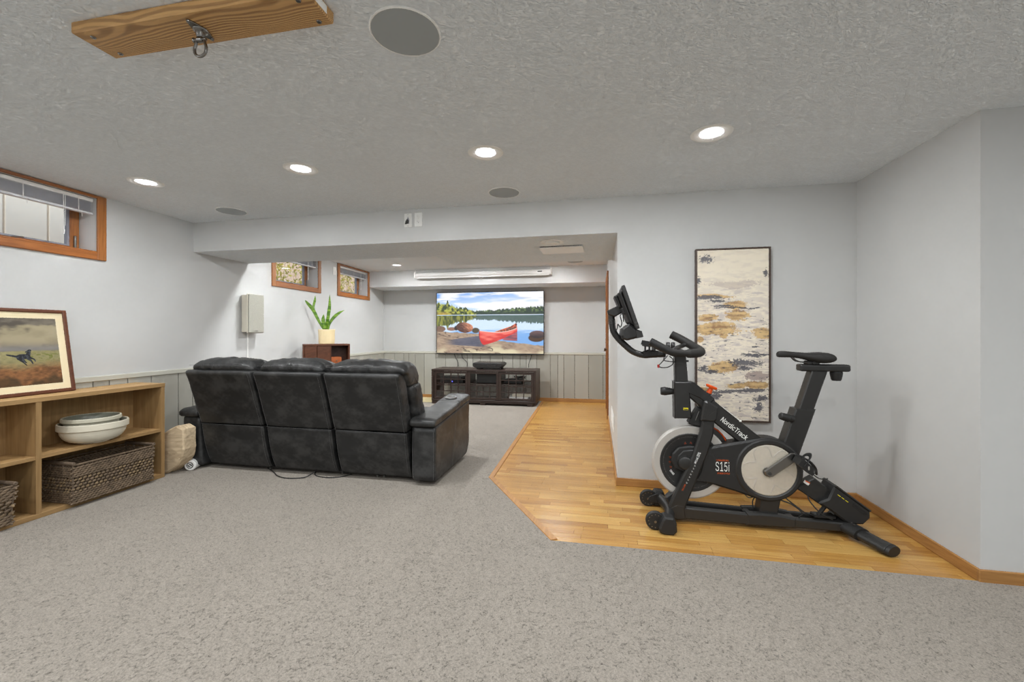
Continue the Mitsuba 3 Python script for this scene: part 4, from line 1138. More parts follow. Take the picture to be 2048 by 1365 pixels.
# ------------------------------------------------------------------ television
def tv_picture(p, n, uv):
    u, v = uv.x, uv.y
    ripple = fbm(u * 8, v * 90, 3.0, 3)
    cl = fbm(u * 5 + 1.5, v * 14, 1.0, 5)
    blue = mix(lin(118, 168, 234), lin(196, 218, 246), smoothstep(0.0, 0.30, v + 0.15 * u))
    sky = mix(blue, lin(246, 247, 250), smoothstep(0.38, 0.62, cl + 0.22 * u - 0.06))
    sky = mix(sky, lin(198, 204, 216), 0.55 * smoothstep(0.6, 0.75, fbm(u * 6 + 7, v * 20, 2.0, 4)) * smoothstep(0.35, 0.7, u))
    water = mix(lin(128, 176, 232), lin(206, 226, 248), smoothstep(0.35, 0.65, hill(v, 0.50, 0.13) * 0.7 + 0.45 * ripple))
    water = mix(water, lin(118, 168, 228), smoothstep(0.62, 0.8, v) * 0.7)
    c = mix(sky, water, smoothstep(0.366, 0.370, v))
    # tree lines and their reflections
    jag = 0.034 * (dr.abs(noise(u * 80, 1.0) - 0.5) * 2 - 0.4) + 0.030 * (dr.abs(noise(u * 210, 2.0) - 0.5) * 2 - 0.5)
    tl = 0.155 + 0.40 * u + 0.012 * dr.sin(u * 40) + jag - 0.05 * hill(u, 0.105, 0.010)
    tr = 0.300 - 0.055 * smoothstep(0.4, 1.0, u) + 0.7 * jag
    leafn = fbm(u * 60, v * 34, 4.0, 3)
    green = mix(lin(44, 62, 22), lin(168, 172, 66), smoothstep(0.35, 0.66, leafn))
    green = mix(green, lin(176, 148, 60), hill(v, 0.35, 0.03) * hill(u, 0.06, 0.07))
    dark = mix(lin(34, 56, 44), lin(112, 136, 78), smoothstep(0.45, 0.75, leafn) * smoothstep(0.345, 0.29, v))
    c = mix(c, dark, smoothstep(tr - 0.004, tr + 0.004, v) * smoothstep(0.368, 0.362, v) * smoothstep(0.33, 0.37, u))
    c = mix(c, green, smoothstep(tl - 0.004, tl + 0.004, v) * smoothstep(0.368, 0.362, v) * smoothstep(0.385, 0.375, u))
    c = mix(c, lin(226, 232, 246), hill(v, 0.371, 0.004) * smoothstep(0.05, 0.4, u))
    rl_ = 0.378 + (0.365 - tl) * 0.95 + 0.02 * (ripple - 0.5)
    rr = 0.378 + (0.365 - tr) * 1.1 + 0.02 * (ripple - 0.5)
    c = mix(c, mix(lin(42, 66, 58), lin(74, 100, 88), ripple), smoothstep(0.374, 0.380, v) * smoothstep(rr + 0.006, rr - 0.006, v) * 0.95 * smoothstep(0.33, 0.37, u))
    c = mix(c, mix(lin(52, 66, 26), lin(138, 140, 58), smoothstep(0.3, 0.7, fbm(u * 60, v * 12, 6.0, 2))), smoothstep(0.374, 0.380, v) * smoothstep(rl_ + 0.006, rl_ - 0.006, v) * smoothstep(0.40, 0.37, u))
    # granite shore
    rk = fbm(u * 9, v * 14, 5.0, 4)
    crack = smoothstep(0.045, 0.01, dr.abs(fbm(u * 7 + 3 * v, v * 22 - 5 * u, 7.0, 3) - 0.5)) * smoothstep(0.45, 0.6, noise(u * 9, v * 12, 3.0))
    rkf = fbm(u * 46 + 8 * rk, v * 60 - u * 20, 6.5, 3)
    rock = mix(lin(112, 92, 80), lin(208, 182, 154), dr.clip(0.55 * rk + 0.9 * rkf - 0.25, 0, 1))
    rock = mix(rock, lin(214, 202, 168), smoothstep(0.5, 0.8, fbm(u * 7, v * 9, 9.0, 2)) * smoothstep(0.82, 0.95, v))
    rock = mix(rock, lin(60, 44, 44), crack * 0.8)
    shore = dr.select(u < 0.42, 0.640 + 0.10 * u, dr.select(u < 0.56, 0.74 + 0.32 * (u - 0.42), 0.785 + 0.20 * (u - 0.56))) + 0.015 * (noise(u * 40, 5.0) - 0.5)
    c = mix(c, rock, smoothstep(shore - 0.005, shore + 0.005, v))
    sh = smoothstep(0.05, 0.20, u) * smoothstep(0.50, 0.40, u) * smoothstep(0.80 - 0.12 * u * 2, 0.82 - 0.12 * u * 2, v) * smoothstep(0.86 + 0.1 * u, 0.84 + 0.1 * u, v)
    c = mix(c, mix(lin(52, 60, 84), lin(92, 96, 116), rk), sh * 0.9)
    # boulders
    c = mix(c, mix(lin(86, 66, 56), lin(140, 108, 88), rk), blob(u, v, 0.03, 0.60, 0.055, 0.05, 0.1))
    c = mix(c, mix(lin(66, 48, 44), lin(176, 130, 110), rk), blob(u, v, 0.145, 0.60, 0.045, 0.03, 0.3))
    c = mix(c, lin(44, 34, 34), blob(u, v, 0.19, 0.585, 0.02, 0.04, 0.3))
    b = blob(u + 0.25 * (v - 0.575) * (v - 0.575), v + 0.02 * (rk - 0.5), 0.270 + 0.10 * (v - 0.575), 0.575, 0.080, 0.084, 0.03)
    c = mix(c, mix(lin(84, 50, 42), lin(222, 148, 112), smoothstep(0.15, 0.85, (u - 0.20) * 4.5 + 1.1 * (rkf - 0.5) + 1.2 * (0.6 - v))), b)
    c = mix(c, mix(lin(52, 44, 38), lin(96, 84, 60), rk), blob(u, v, 0.375, 0.625, 0.035, 0.045, 0.2))
    c = mix(c, lin(74, 52, 38), blob(u, v, 0.935, 0.745, 0.072, 0.065, 0.1))
    c = mix(c, mix(lin(46, 36, 42), lin(110, 84, 84), smoothstep(0.74, 0.62, v)), blob(u, v, 0.945, 0.690, 0.072, 0.060, 0.08))
    # the red canoe
    s = (u - 0.405) / (0.764 - 0.405)
    t_ = dr.maximum(s - 0.144, 0)
    top = 0.626 + 0.085 * s - 0.130 * s * s * s
    far = 0.640 - 0.213 * (s - 0.447) - 0.16 * dr.maximum(s - 0.826, 0)
    bot = dr.select(s < 0.144, 0.62 + 0.242 * dr.sqrt(dr.clip(1 - dr.square((0.144 - s) / 0.150), 0, 1)), 0.862 - 0.155 * t_ - 0.115 * t_ * t_)
    inside = smoothstep(0.0, 0.006, s) * smoothstep(1.0, 0.992, s + 0.35 * dr.maximum(0.585 - v, 0))
    refl = smoothstep(0.60, 0.66, s) * smoothstep(1.0, 0.99, s) * smoothstep(bot - 0.004, bot + 0.004, v) * smoothstep(0.80 - 0.03 * (1 - s), 0.79 - 0.03 * (1 - s), v)
    c = mix(c, mix(lin(96, 40, 36), lin(176, 70, 58), smoothstep(0.3, 0.7, ripple)), refl * 0.9)
    c = mix(c, mix(lin(112, 52, 36), lin(204, 96, 66), smoothstep(0.35, 0.65, noise(u * 90, v * 60))), inside * smoothstep(far - 0.003, far + 0.003, v) * smoothstep(top + 0.01, top, v) * smoothstep(0.40, 0.45, s))
    c = mix(c, lin(96, 84, 76), inside * smoothstep(0.72, 0.75, s) * smoothstep(0.95, 0.92, s) * hill(v, 0.60 - 0.09 * (s - 0.75), 0.008))
    c = mix(c, lin(238, 196, 184), inside * smoothstep(0.40, 0.45, s) * hill(v, far, 0.003))
    hull_ = inside * smoothstep(top - 0.002, top + 0.002, v) * smoothstep(bot + 0.003, bot - 0.003, v)
    c = mix(c, mix(lin(206, 48, 46), lin(246, 118, 104), smoothstep(0.35, 0.7, 0.6 * fbm(u * 10, v * 26, 8.0, 2) + 0.4 * smoothstep(bot, top, v))), hull_)
    c = mix(c, lin(250, 234, 228), inside * hill(v, top + 0.003, 0.004))
    c = mix(c, lin(86, 30, 34), inside * hill(s, 0.006, 0.010) * smoothstep(0.60, 0.62, v) * smoothstep(bot, bot - 0.01, v))
    c = mix(c, lin(96, 40, 44), blob(u, v, 0.752, 0.530, 0.008, 0.020, 0.2))
    return c


t = thing('television', 'large wall-mounted television showing a red canoe on a lake shore', 'television')
tx0, tx1, tz0, tz1, tyf = -2.948, -0.922, 0.832, 1.976, 7.500
part(t, 'body', box(tx0, tyf + 0.002, tz0, tx1, tyf + 0.030, tz1, 0.004), BLACK)
bz = 0.010
part(t, 'bezel', cat(box(tx0, tyf - 0.004, tz0, tx0 + bz, tyf + 0.006, tz1), box(tx1 - bz, tyf - 0.004, tz0, tx1, tyf + 0.006, tz1), box(tx0 + bz, tyf - 0.004, tz0, tx1 - bz, tyf + 0.006, tz0 + 0.018), box(tx0 + bz, tyf - 0.004, tz1 - bz, tx1 - bz, tyf + 0.006, tz1)), BLACK)
qm, quv = quad((tx0 + bz, tyf + 0.001, tz1 - bz), (tx1 - bz, tyf + 0.001, tz1 - bz), (tx1 - bz, tyf + 0.001, tz0 + 0.018), (tx0 + bz, tyf + 0.001, tz0 + 0.018))
TVK = part(t, 'screen', qm, BLACK, uv=quv, label='lit screen with a lake, rocks and a red canoe', emitter={'type': 'area', 'radiance': proc(tv_picture)})
part(t, 'wall_bracket', box(-2.3, tyf + 0.030, 1.2, -1.6, YF - 0.001, 1.6), BLACK_METAL)
for k, (x0_, x1_, dx) in enumerate(((-2.62, -2.60, 0.10), (-2.47, -2.40, 0.06), (-1.15, -1.17, -0.05))):
    solo('hanging_cable', tube(curve([(x0_, tyf + 0.03, tz0 + 0.02), (x0_ + dx * 0.4, tyf + 0.035, 0.76), (x1_ + dx * 0.6, tyf + 0.035, 0.68), (x1_ + dx * 0.7, tyf + 0.03, 0.602)], 24), 0.005, 6), CORD,
         ['thin black cord hanging from the television, nearest the window wall', 'black cord hanging behind the receiver from the television', 'black cord hanging from the television end nearest the passage'][k], 'cord', True)

# ------------------------------------------------------------------ television stand
t = thing('tv_stand', 'long espresso wood television stand with lattice glass doors', 'tv stand')
sx0, sx1, sy0, sy1, sz0, sz1 = -2.80, -0.985, 6.90, 7.42, 0.058, 0.600
part(t, 'top', box(sx0, sy0 - 0.004, sz1 - 0.030, sx1, sy1, sz1, 0.003), ESPRESSO)
part(t, 'base', box(sx0, sy0, sz0, sx1, sy1, sz0 + 0.03, 0.003), ESPRESSO)
part(t, 'side_panel', box(sx0, sy0, sz0 + 0.03, sx0 + 0.035, sy1, sz1 - 0.03, 0.002), ESPRESSO)
part(t, 'side_panel', box(sx1 - 0.035, sy0, sz0 + 0.03, sx1, sy1, sz1 - 0.03, 0.002), ESPRESSO)
for xx in (-2.166, -1.612):
    part(t, 'divider', box(xx - 0.012, sy0 + 0.03, sz0 + 0.03, xx + 0.012, sy1 - 0.02, sz1 - 0.03), ESPRESSO)
part(t, 'shelf', box(sx0 + 0.035, sy0 + 0.05, 0.345, sx1 - 0.035, sy1 - 0.02, 0.36), ESPRESSO)
part(t, 'skirt', box(sx0 + 0.10, sy0 + 0.004, sz0 - 0.022, sx1 - 0.10, sy0 + 0.02, sz0), ESPRESSO)
for xx in (sx0 + 0.05, -1.89, sx1 - 0.10):
    part(t, 'leg', box(xx - 0.046, sy0 + 0.004, CZ, xx + 0.046, sy0 + 0.08, sz0, 0.004), ESPRESSO)
    part(t, 'leg', box(xx - 0.046, sy1 - 0.08, CZ, xx + 0.046, sy1 - 0.004, sz0, 0.004), ESPRESSO)
for (da, db, cols, rows, full) in ((-2.755, -2.152, 4, 4, True), (-2.150, -1.614, 4, 4, False), (-1.612, -1.022, 4, 4, True)):
    dk = thing('x', '', '')
    del labels[dk]
    dk = numbered(t + '__door')
    za, zb = 0.095, 0.565
    fr = 0.042
    M = [box(da, sy0 + 0.004, za, da + fr, sy0 + 0.026, zb, 0.002), box(db - fr, sy0 + 0.004, za, db, sy0 + 0.026, zb, 0.002), box(da + fr, sy0 + 0.004, za, db - fr, sy0 + 0.026, za + 0.035, 0.002), box(da + fr, sy0 + 0.004, zb - 0.035, db - fr, sy0 + 0.026, zb, 0.002)]
    scene[dk] = mikit.ply(cat(*M), ESPRESSO)
    ia, ib, ja, jb = da + fr, db - fr, za + 0.035, zb - 0.035
    for c in range(1, cols):
        xx = ia + (ib - ia) * c / cols
        part(dk, 'muntin', box(xx - 0.007, sy0 + 0.008, ja, xx + 0.007, sy0 + 0.022, jb if full else (ja + jb) / 2 - 0.01), ESPRESSO)
    for r in range(1, rows):
        zz = ja + (jb - ja) * r / rows
        if full or r < 3:
            part(dk, 'muntin', box(ia, sy0 + 0.009, zz - 0.007, ib, sy0 + 0.021, zz + 0.007), ESPRESSO)
    part(dk, 'pane', TM([(ia, sy0 + 0.016, ja), (ib, sy0 + 0.016, ja), (ib, sy0 + 0.016, jb), (ia, sy0 + 0.016, jb)], [[0, 1, 2], [0, 2, 3]]), GLASS)
# things in and on the stand
t = thing('cable_box', 'slim black set-top box with a blue light behind the lattice door', 'set-top box')
part(t, 'case', rbox(-2.68, 6.98, 0.362, -2.26, 7.25, 0.422, 0.006), BLACK, 40)
part(t, 'power_light', cyl((-2.452, 6.980, 0.385), (-2.452, 6.974, 0.385), 0.010, 14), BLACK, label='blue power light', emitter={'type': 'area', 'radiance': {'type': 'rgb', 'value': [0.25, 0.3, 2.6]}})
solo('disc_player', rbox(-2.68, 7.0, 0.424, -2.30, 7.26, 0.464, 0.005), DARK_METAL, 'grey disc player stacked on the set-top box', 'disc player', 40)
t = thing('centre_speaker', 'dark centre loudspeaker behind the middle glass of the stand', 'speaker')
part(t, 'case', rbox(-2.02, 6.99, 0.362, -1.65, 7.24, 0.53, 0.006), DARK_METAL, 40)
part(t, 'grille', box(-2.01, 6.978, 0.37, -1.66, 6.992, 0.522, 0.004), BLACK)
t = thing('game_console', 'black box among tangled cables behind the lattice door nearest the passage', 'game console')
part(t, 'case', rbox(-1.55, 7.05, 0.362, -1.25, 7.28, 0.43, 0.006), BLACK, 40)
solo('cable_tangle', cat(*[tube(curve([(-1.50 + 0.42 * meshkit.noise(np.array([[k, j * 1.7, 0.5]]), 3)[0], 6.99 + 0.10 * meshkit.noise(np.array([[k, j * 2.1, 3.5]]), 4)[0], 0.42 + 0.11 * meshkit.noise(np.array([[k, j * 1.3, 9.5]]), 5)[0]) for j in range(7)], 40), 0.005, 6) for k in range(4)]), CORD, 'tangle of black cables behind the lattice door nearest the passage', 'cables', True)
for k, (x_, z_, c_, lb) in enumerate(((-1.33, 0.097, WHITE, 'flat white box on the bottom of the stand'), (-1.26, 0.147, IVORY, 'thin off-white box lying on the flat white box in the stand'))):
    solo('storage_box', box(x_ - 0.14, 7.0, z_, x_ + 0.20, 7.22, z_ + 0.049, 0.004), c_, lb, 'box')
t = thing('av_receiver', 'black rounded receiver box on top of the television stand', 'receiver')
poly = [(-2.082, 0.655), (-2.082, 0.700), (-2.06, 0.716), (-1.585, 0.716), (-1.562, 0.700), (-1.562, 0.672), (-1.612, 0.622), (-2.02, 0.622)]
part(t, 'case', prism(rounded(poly, 0.012), 6.955, 7.29, 0.008), BLACK_METAL, 30)
part(t, 'front_band', box(-2.07, 6.951, 0.664, -1.575, 6.957, 0.668, 0.001), STEEL)
part(t, 'dial', cyl((-1.665, 6.957, 0.693), (-1.665, 6.945, 0.693), 0.017, 24, b=0.003), BLACK, 30)
part(t, 'display', box(-1.93, 6.952, 0.678, -1.72, 6.957, 0.708, 0.001), BLACK)
for xx in (-2.0, -1.63):
    part(t, 'foot', cat(cyl((xx, 7.0, 0.600), (xx, 7.0, 0.623), 0.02, 16), cyl((xx, 7.25, 0.600), (xx, 7.25, 0.623), 0.02, 16)), BLACK, 30)

# ================================================================== ABSTRACT CANVAS
def canvas_color(p, n, uv):
    u, v = uv.x, uv.y
    warp = 0.05 * (fbm(u * 4, v * 9, 2.0, 3) - 0.5)
    st = fbm(u * 7, v * 70, 1.0, 4)                    # brushed streaks
    fine = 0.5 * fbm(u * 40, v * 260, 3.0, 3) + 0.5 * fbm(u * 90, v * 170, 3.5, 2)
    mott = 0.6 * fbm(u * 9, v * 120, 5.0, 4) + 0.4 * fbm(u * 26, v * 60, 5.0, 3)
    c = mix(lin(196, 186, 178), lin(232, 222, 204), smoothstep(0.32, 0.55, 0.6 * st + 0.4 * mott))
    c = mix(c, lin(236, 226, 206), smoothstep(0.30, 0.12, v) * 0.7)
    lav = smoothstep(0.52, 0.66, st) * smoothstep(0.12, 0.3, v)
    c = mix(c, lin(172, 162, 164), lav * 0.35)

    def patch(cu, cv, ru, rv, thr=0.5, rough=1.1):
        d = 1 - dr.sqrt(dr.square((u + warp - cu) / ru) + dr.square((v + 0.5 * warp - cv) / rv))
        return smoothstep(0.0, 0.16, d + 0.9 * (mott - thr) + rough * (fine - 0.5))
    gold = dr.zeros(mi.Float)
    for q in ((0.25, 0.275, 0.26, 0.012), (0.55, 0.33, 0.17, 0.030), (0.57, 0.385, 0.17, 0.035), (0.26, 0.465, 0.36, 0.042), (0.16, 0.40, 0.16, 0.022), (0.38, 0.505, 0.07, 0.02), (0.92, 0.490, 0.15, 0.034), (0.05, 0.53, 0.06, 0.02),
              (0.36, 0.690, 0.26, 0.036), (0.55, 0.795, 0.18, 0.018), (0.85, 0.795, 0.18, 0.025), (0.12, 0.82, 0.12, 0.012)):
        gold = dr.maximum(gold, patch(*q))
    c = mix(c, mix(lin(146, 108, 66), lin(208, 176, 122), smoothstep(0.3, 0.65, 0.5 * mott + 0.5 * st)), gold * 0.92)
    mauve = dr.maximum(patch(0.84, 0.745, 0.17, 0.028), patch(0.55, 0.205, 0.40, 0.022) * 0.5)
    c = mix(c, lin(150, 132, 128), mauve * 0.8)
    navy = dr.zeros(mi.Float)
    for q in ((0.13, 0.052, 0.09, 0.020), (0.18, 0.285, 0.20, 0.010), (0.30, 0.305, 0.14, 0.007), (0.40, 0.335, 0.12, 0.006), (0.03, 0.19, 0.03, 0.02), (0.97, 0.15, 0.03, 0.02), (0.78, 0.62, 0.12, 0.010), (0.93, 0.615, 0.08, 0.006),
              (0.68, 0.668, 0.20, 0.018), (0.68, 0.70, 0.08, 0.012), (0.08, 0.695, 0.06, 0.018), (0.20, 0.715, 0.08, 0.012), (0.70, 0.825, 0.34, 0.008), (0.30, 0.835, 0.25, 0.006), (0.86, 0.925, 0.06, 0.026), (0.25, 0.86, 0.08, 0.022), (0.90, 0.87, 0.10, 0.012), (0.80, 0.565, 0.05, 0.004), (0.55, 0.345, 0.3, 0.004)):
        navy = dr.maximum(navy, patch(*q[:2], q[2] * 1.2, q[3] * 1.25, 0.58, 2.8))
    speck = smoothstep(0.64, 0.71, 0.7 * fbm(u * 10, v * 150, 8.0, 3) + 0.3 * fbm(u * 40, v * 90, 9.0, 2)) * smoothstep(0.22, 0.45, v) * 0.8
    navy = dr.maximum(navy, speck)
    return mix(c, mix(lin(38, 40, 54), lin(92, 92, 104), mott), navy * 0.9)


CANVAS = mat('canvas_print', canvas_color, 0.5, 0.3, bump=lambda p, n, uv: 0.0012 * fbm(p.x * 60, p.z * 200, 1.0, 3), eps=0.001)
t = thing('abstract_canvas', 'tall abstract canvas in cream, gold and navy on the wall behind the exercise bike', 'painting')
ax0, ax1, az0, az1, ayf = 0.738, 1.259, 0.550, 1.856, 3.444
for a in ((ax0, az0, ax0 + 0.010, az1), (ax1 - 0.010, az0, ax1, az1), (ax0 + 0.010, az0, ax1 - 0.010, az0 + 0.010), (ax0 + 0.010, az1 - 0.010, ax1 - 0.010, az1)):
    part(t, 'frame_rail', box(a[0], ayf, a[1], a[2], YW - 0.001, a[3], 0.0015), FRAME_BROWN)
part(t, 'stretcher', box(ax0 + 0.011, ayf + 0.008, az0 + 0.011, ax1 - 0.011, YW - 0.003, az1 - 0.011), FRAME_BROWN)
qm, quv = quad((ax0 + 0.012, ayf + 0.006, az1 - 0.012), (ax1 - 0.012, ayf + 0.006, az1 - 0.012), (ax1 - 0.012, ayf + 0.006, az0 + 0.012), (ax0 + 0.012, ayf + 0.006, az0 + 0.012))
part(t, 'canvas', qm, CANVAS, uv=quv)

# ================================================================== EXERCISE BIKE (its middle plane at y = BY, front to the left)
t = thing('exercise_bike', 'black indoor exercise bike with a pale grey flywheel, standing on the wood floor', 'exercise bike')
BY = 2.93


def bp(name, poly, y0, y1, m=BLACK_METAL, b=0.006, r=0.0, parent=None, label=None, sm=35):
    q = rounded(poly, r) if r else Polygon(poly)
    return part(parent or t, name, prism(q, y0, y1, b), m, sm, label)


# feet and stabilisers
front = curve([(0.418, 2.70, 0.058), (0.445, 2.80, 0.058), (0.462, 2.93, 0.058), (0.445, 3.06, 0.058), (0.418, 3.16, 0.058)], 24)
part(t, 'front_stabiliser', tube(front, 0.030, 16, flat=(1.0, 1.25)), BLACK_METAL, True)
for s, y in ((-1, 2.675), (1, 3.185)):
    poly = [(0.366, 0.035), (0.372, 0.010), (0.40, 0.0), (0.45, 0.0), (0.470, 0.022), (0.468, 0.075), (0.452, 0.104), (0.40, 0.108), (0.385, 0.085)]
    bp('foot_cap', poly, min(y, y - s * 0.075), max(y, y - s * 0.075), BLACK, 0.010, 0.01)
    yw = y - s * 0.070
    wk = part(t, 'transport_wheel', cyl((0.352, yw - 0.014, 0.0575), (0.352, yw + 0.014, 0.0575), 0.0565, 36, b=0.005), BLACK, 35)
    part(wk, 'axle_bolt', cyl((0.352, yw - 0.020, 0.055), (0.352, yw + 0.020, 0.055), 0.008, 12), STEEL, 30)
    part(wk, 'rim_holes', cat(*[cyl((0.352 + 0.040 * math.cos(a), yw - 0.0148, 0.0575 + 0.040 * math.sin(a)), (0.352 + 0.040 * math.cos(a), yw + 0.0148, 0.0575 + 0.040 * math.sin(a)), 0.0035, 8) for a in np.linspace(0, 2 * np.pi, 12, endpoint=False)]), STEEL)
    bp('wheel_bracket', [(0.345, 0.045), (0.36, 0.075), (0.41, 0.098), (0.44, 0.09), (0.43, 0.03), (0.38, 0.03)], yw - 0.022 if s > 0 else yw + 0.0155, yw - 0.0155 if s > 0 else yw + 0.022 + 0.02, BLACK, 0.003)
rear = np.array([(1.570, 2.668, 0.034), (1.545, 2.72, 0.036), (1.50, 2.82, 0.046), (1.455, 2.93, 0.056), (1.50, 3.04, 0.046), (1.545, 3.14, 0.036), (1.570, 3.192, 0.034)])
part(t, 'rear_stabiliser', tube(curve(rear, 40), 0.030, 20, flat=(1.55, 0.98)), BLACK_METAL, True)
for y0_, y1_ in ((2.655, 2.705), (3.155, 3.205)):
    c0 = np.array([1.5775 if y0_ < 2.9 else 1.553, y0_, 0.0305])
    c1 = np.array([1.553 if y0_ < 2.9 else 1.5775, y1_, 0.0325])
    part(t, 'foot_cap', tube([c0, c0 * 0.85 + c1 * 0.15, c1], [0.028, 0.0305, 0.0325], 24, flat=(1.55, 0.98)), BLACK, 35)
part(t, 'stabiliser_sleeve', tube(curve([(1.500, 2.80, 0.048), (1.470, 2.88, 0.054), (1.455, 2.93, 0.057), (1.470, 2.98, 0.054), (1.500, 3.06, 0.048)], 20), 0.035, 20, flat=(1.55, 1.02)), BLACK, 40)
for yy in (2.83, 2.86):
    part(t, 'bolt', cyl((1.478, yy, 0.088), (1.478, yy, 0.094), 0.006, 10), DARK_METAL)
part(t, 'bolt', cyl((1.438, 2.852, 0.05), (1.438, 2.846, 0.05), 0.009, 12), STEEL, 30)
# twin rails with the rocking box between them
for y0_, y1_ in ((2.862, 2.905), (2.955, 2.998)):
    bp('base_rail', [(0.50, 0.030), (0.92, 0.026), (1.15, 0.030), (1.45, 0.028), (1.45, 0.082), (1.20, 0.086), (0.91, 0.092), (0.50, 0.105)], y0_, y1_, BLACK_METAL, 0.008)
bp('front_foot_socket', [(0.445, 0.045), (0.455, 0.10), (0.50, 0.125), (0.545, 0.118), (0.555, 0.03), (0.50, 0.022)], 2.855, 3.005, BLACK_METAL, 0.008, 0.008)
bp('rocker_box', [(0.905, 0.024), (0.912, 0.098), (1.00, 0.103), (1.10, 0.101), (1.185, 0.088), (1.185, 0.028)], 2.856, 2.912, BLACK_METAL, 0.010)
bp('rocker_box', [(0.905, 0.024), (0.912, 0.098), (1.00, 0.103), (1.10, 0.101), (1.185, 0.088), (1.185, 0.028)], 2.948, 3.004, BLACK_METAL, 0.010)
part(t, 'rocker_bridge', cat(box(0.905, 2.91, 0.03, 0.945, 2.95, 0.095, 0.005), box(1.15, 2.91, 0.03, 1.19, 2.95, 0.085, 0.005)), BLACK_METAL)
bp('lower_post', [(1.004, 0.205), (1.115, 0.205), (1.088, 0.07), (0.985, 0.07)], 2.885, 2.975, BLACK_METAL, 0.006)
part(t, 'incline_pivot', cyl((1.035, 2.91, 0.075), (1.035, 2.95, 0.075), 0.03, 20), BLACK, 30)
# flywheel with its black web
fx_, fz_ = 0.590, 0.380
fw_ = part(t, 'flywheel', lathe([(0.165, -0.020), (0.225, -0.022), (0.234, -0.016), (0.2365, 0.0), (0.234, 0.016), (0.225, 0.022), (0.165, 0.020), (0.165, -0.020)], 96, (fx_, BY, fz_), 'y'), SILVER, 30, label='pale grey metallic rim')
part(fw_, 'web', lathe([(0, -0.012), (0.10, -0.012), (0.14, -0.016), (0.183, -0.0228), (0.187, -0.021), (0.187, 0.021), (0.183, 0.0228), (0.10, 0.012), (0, 0.012)], 72, (fx_, BY, fz_), 'y'), BLACK, 30)
part(fw_, 'ring', lathe([(0.176, -0.024), (0.183, -0.0245), (0.187, -0.0225), (0.187, -0.02), (0.176, -0.02)], 72, (fx_, BY, fz_), 'y'), BLACK_METAL, 30)
TRI = []
for a in (72, 88, 104, 168, 182, 198):
    a = math.radians(a)
    cx_, cz_ = fx_ + 0.125 * math.cos(a), fz_ + 0.125 * math.sin(a)
    pts = [(cx_ + 0.0075 * math.cos(q), BY - 0.0175, cz_ + 0.0075 * math.sin(q)) for q in (np.array([90, 210, 330]) * math.pi / 180 + (0 if a < 2.5 else math.pi))]
    TRI.append(tube(pts, 0.0013, 5, True))
part(fw_, 'triangle_print', cat(*TRI), ORANGE_PRINT, True, label='small orange triangles')
part(fw_, 'smr_print', text_on('SMR', 0.013, (fx_ - 0.128, BY - 0.0165, fz_ - 0.060), math.radians(-52), True), WHITE_PRINT, label='white letters SMR')
hubp = [(0.470, 0.385), (0.478, 0.435), (0.515, 0.478), (0.575, 0.490), (0.70, 0.485), (0.70, 0.29), (0.55, 0.318), (0.495, 0.338)]
bp('flywheel_cover', hubp, 2.888, 2.918, BLACK, 0.008, 0.02)
bp('flywheel_cover', [(0.70 - (0.70 - x) * 0.86, 0.39 + (z - 0.39) * 0.80) for x, z in hubp], 2.878, 2.890, BLACK, 0.006, 0.02)
part(t, 'hub_cap', lathe([(0, -0.075), (0.030, -0.074), (0.040, -0.068), (0.045, -0.055), (0.047, -0.04)], 36, (0.552, BY, 0.385), 'y'), BLACK_METAL, 30)
bp('flywheel_guard', [(0.58, 0.618), (0.72, 0.615), (0.775, 0.585), (0.818, 0.535), (0.825, 0.515), (0.70, 0.505), (0.66, 0.60)], 2.962, 2.975, DARK_METAL, 0.003)
part(t, 'orange_trim', tube(curve([(0.735, 2.960, 0.604), (0.770, 2.960, 0.581), (0.800, 2.960, 0.549), (0.817, 2.960, 0.517)], 20), 0.0045, 8), ORANGE, True, label='orange edge on the rear flywheel guard')
part(t, 'guard_print', text_on('SMR', 0.012, (0.700, 2.961, 0.600), -0.35, True), ORANGE_PRINT)
# forks on both sides of the flywheel
fork = [(0.450, 0.10), (0.466, 0.145), (0.594, 0.44), (0.638, 0.585), (0.652, 0.665), (0.724, 0.665), (0.718, 0.575), (0.684, 0.455), (0.556, 0.115), (0.545, 0.060), (0.505, 0.030)]
bp('fork', fork, 2.856, 2.900, BLACK_METAL, 0.010)
bp('fork', fork, 2.960, 3.004, BLACK_METAL, 0.010)
bp('fork_crown', [(0.640, 0.66), (0.662, 0.785), (0.682, 0.79), (0.748, 0.752), (0.738, 0.672), (0.722, 0.655)], 2.850, 3.010, BLACK_METAL, 0.012, 0.008)
bp('front_shield', [(0.44, 0.145), (0.50, 0.20), (0.53, 0.16), (0.50, 0.10), (0.455, 0.10)], 2.90, 2.96, BLACK, 0.006)
bp('brake_housing', [(0.575, 0.640), (0.585, 0.628), (0.66, 0.612), (0.70, 0.66), (0.65, 0.735), (0.632, 0.74)], 2.895, 2.965, BLACK, 0.006)
part(t, 'brake_edge', tube([(0.618, 2.893, 0.655), (0.640, 2.893, 0.716)], 0.004, 6), STEEL, True)
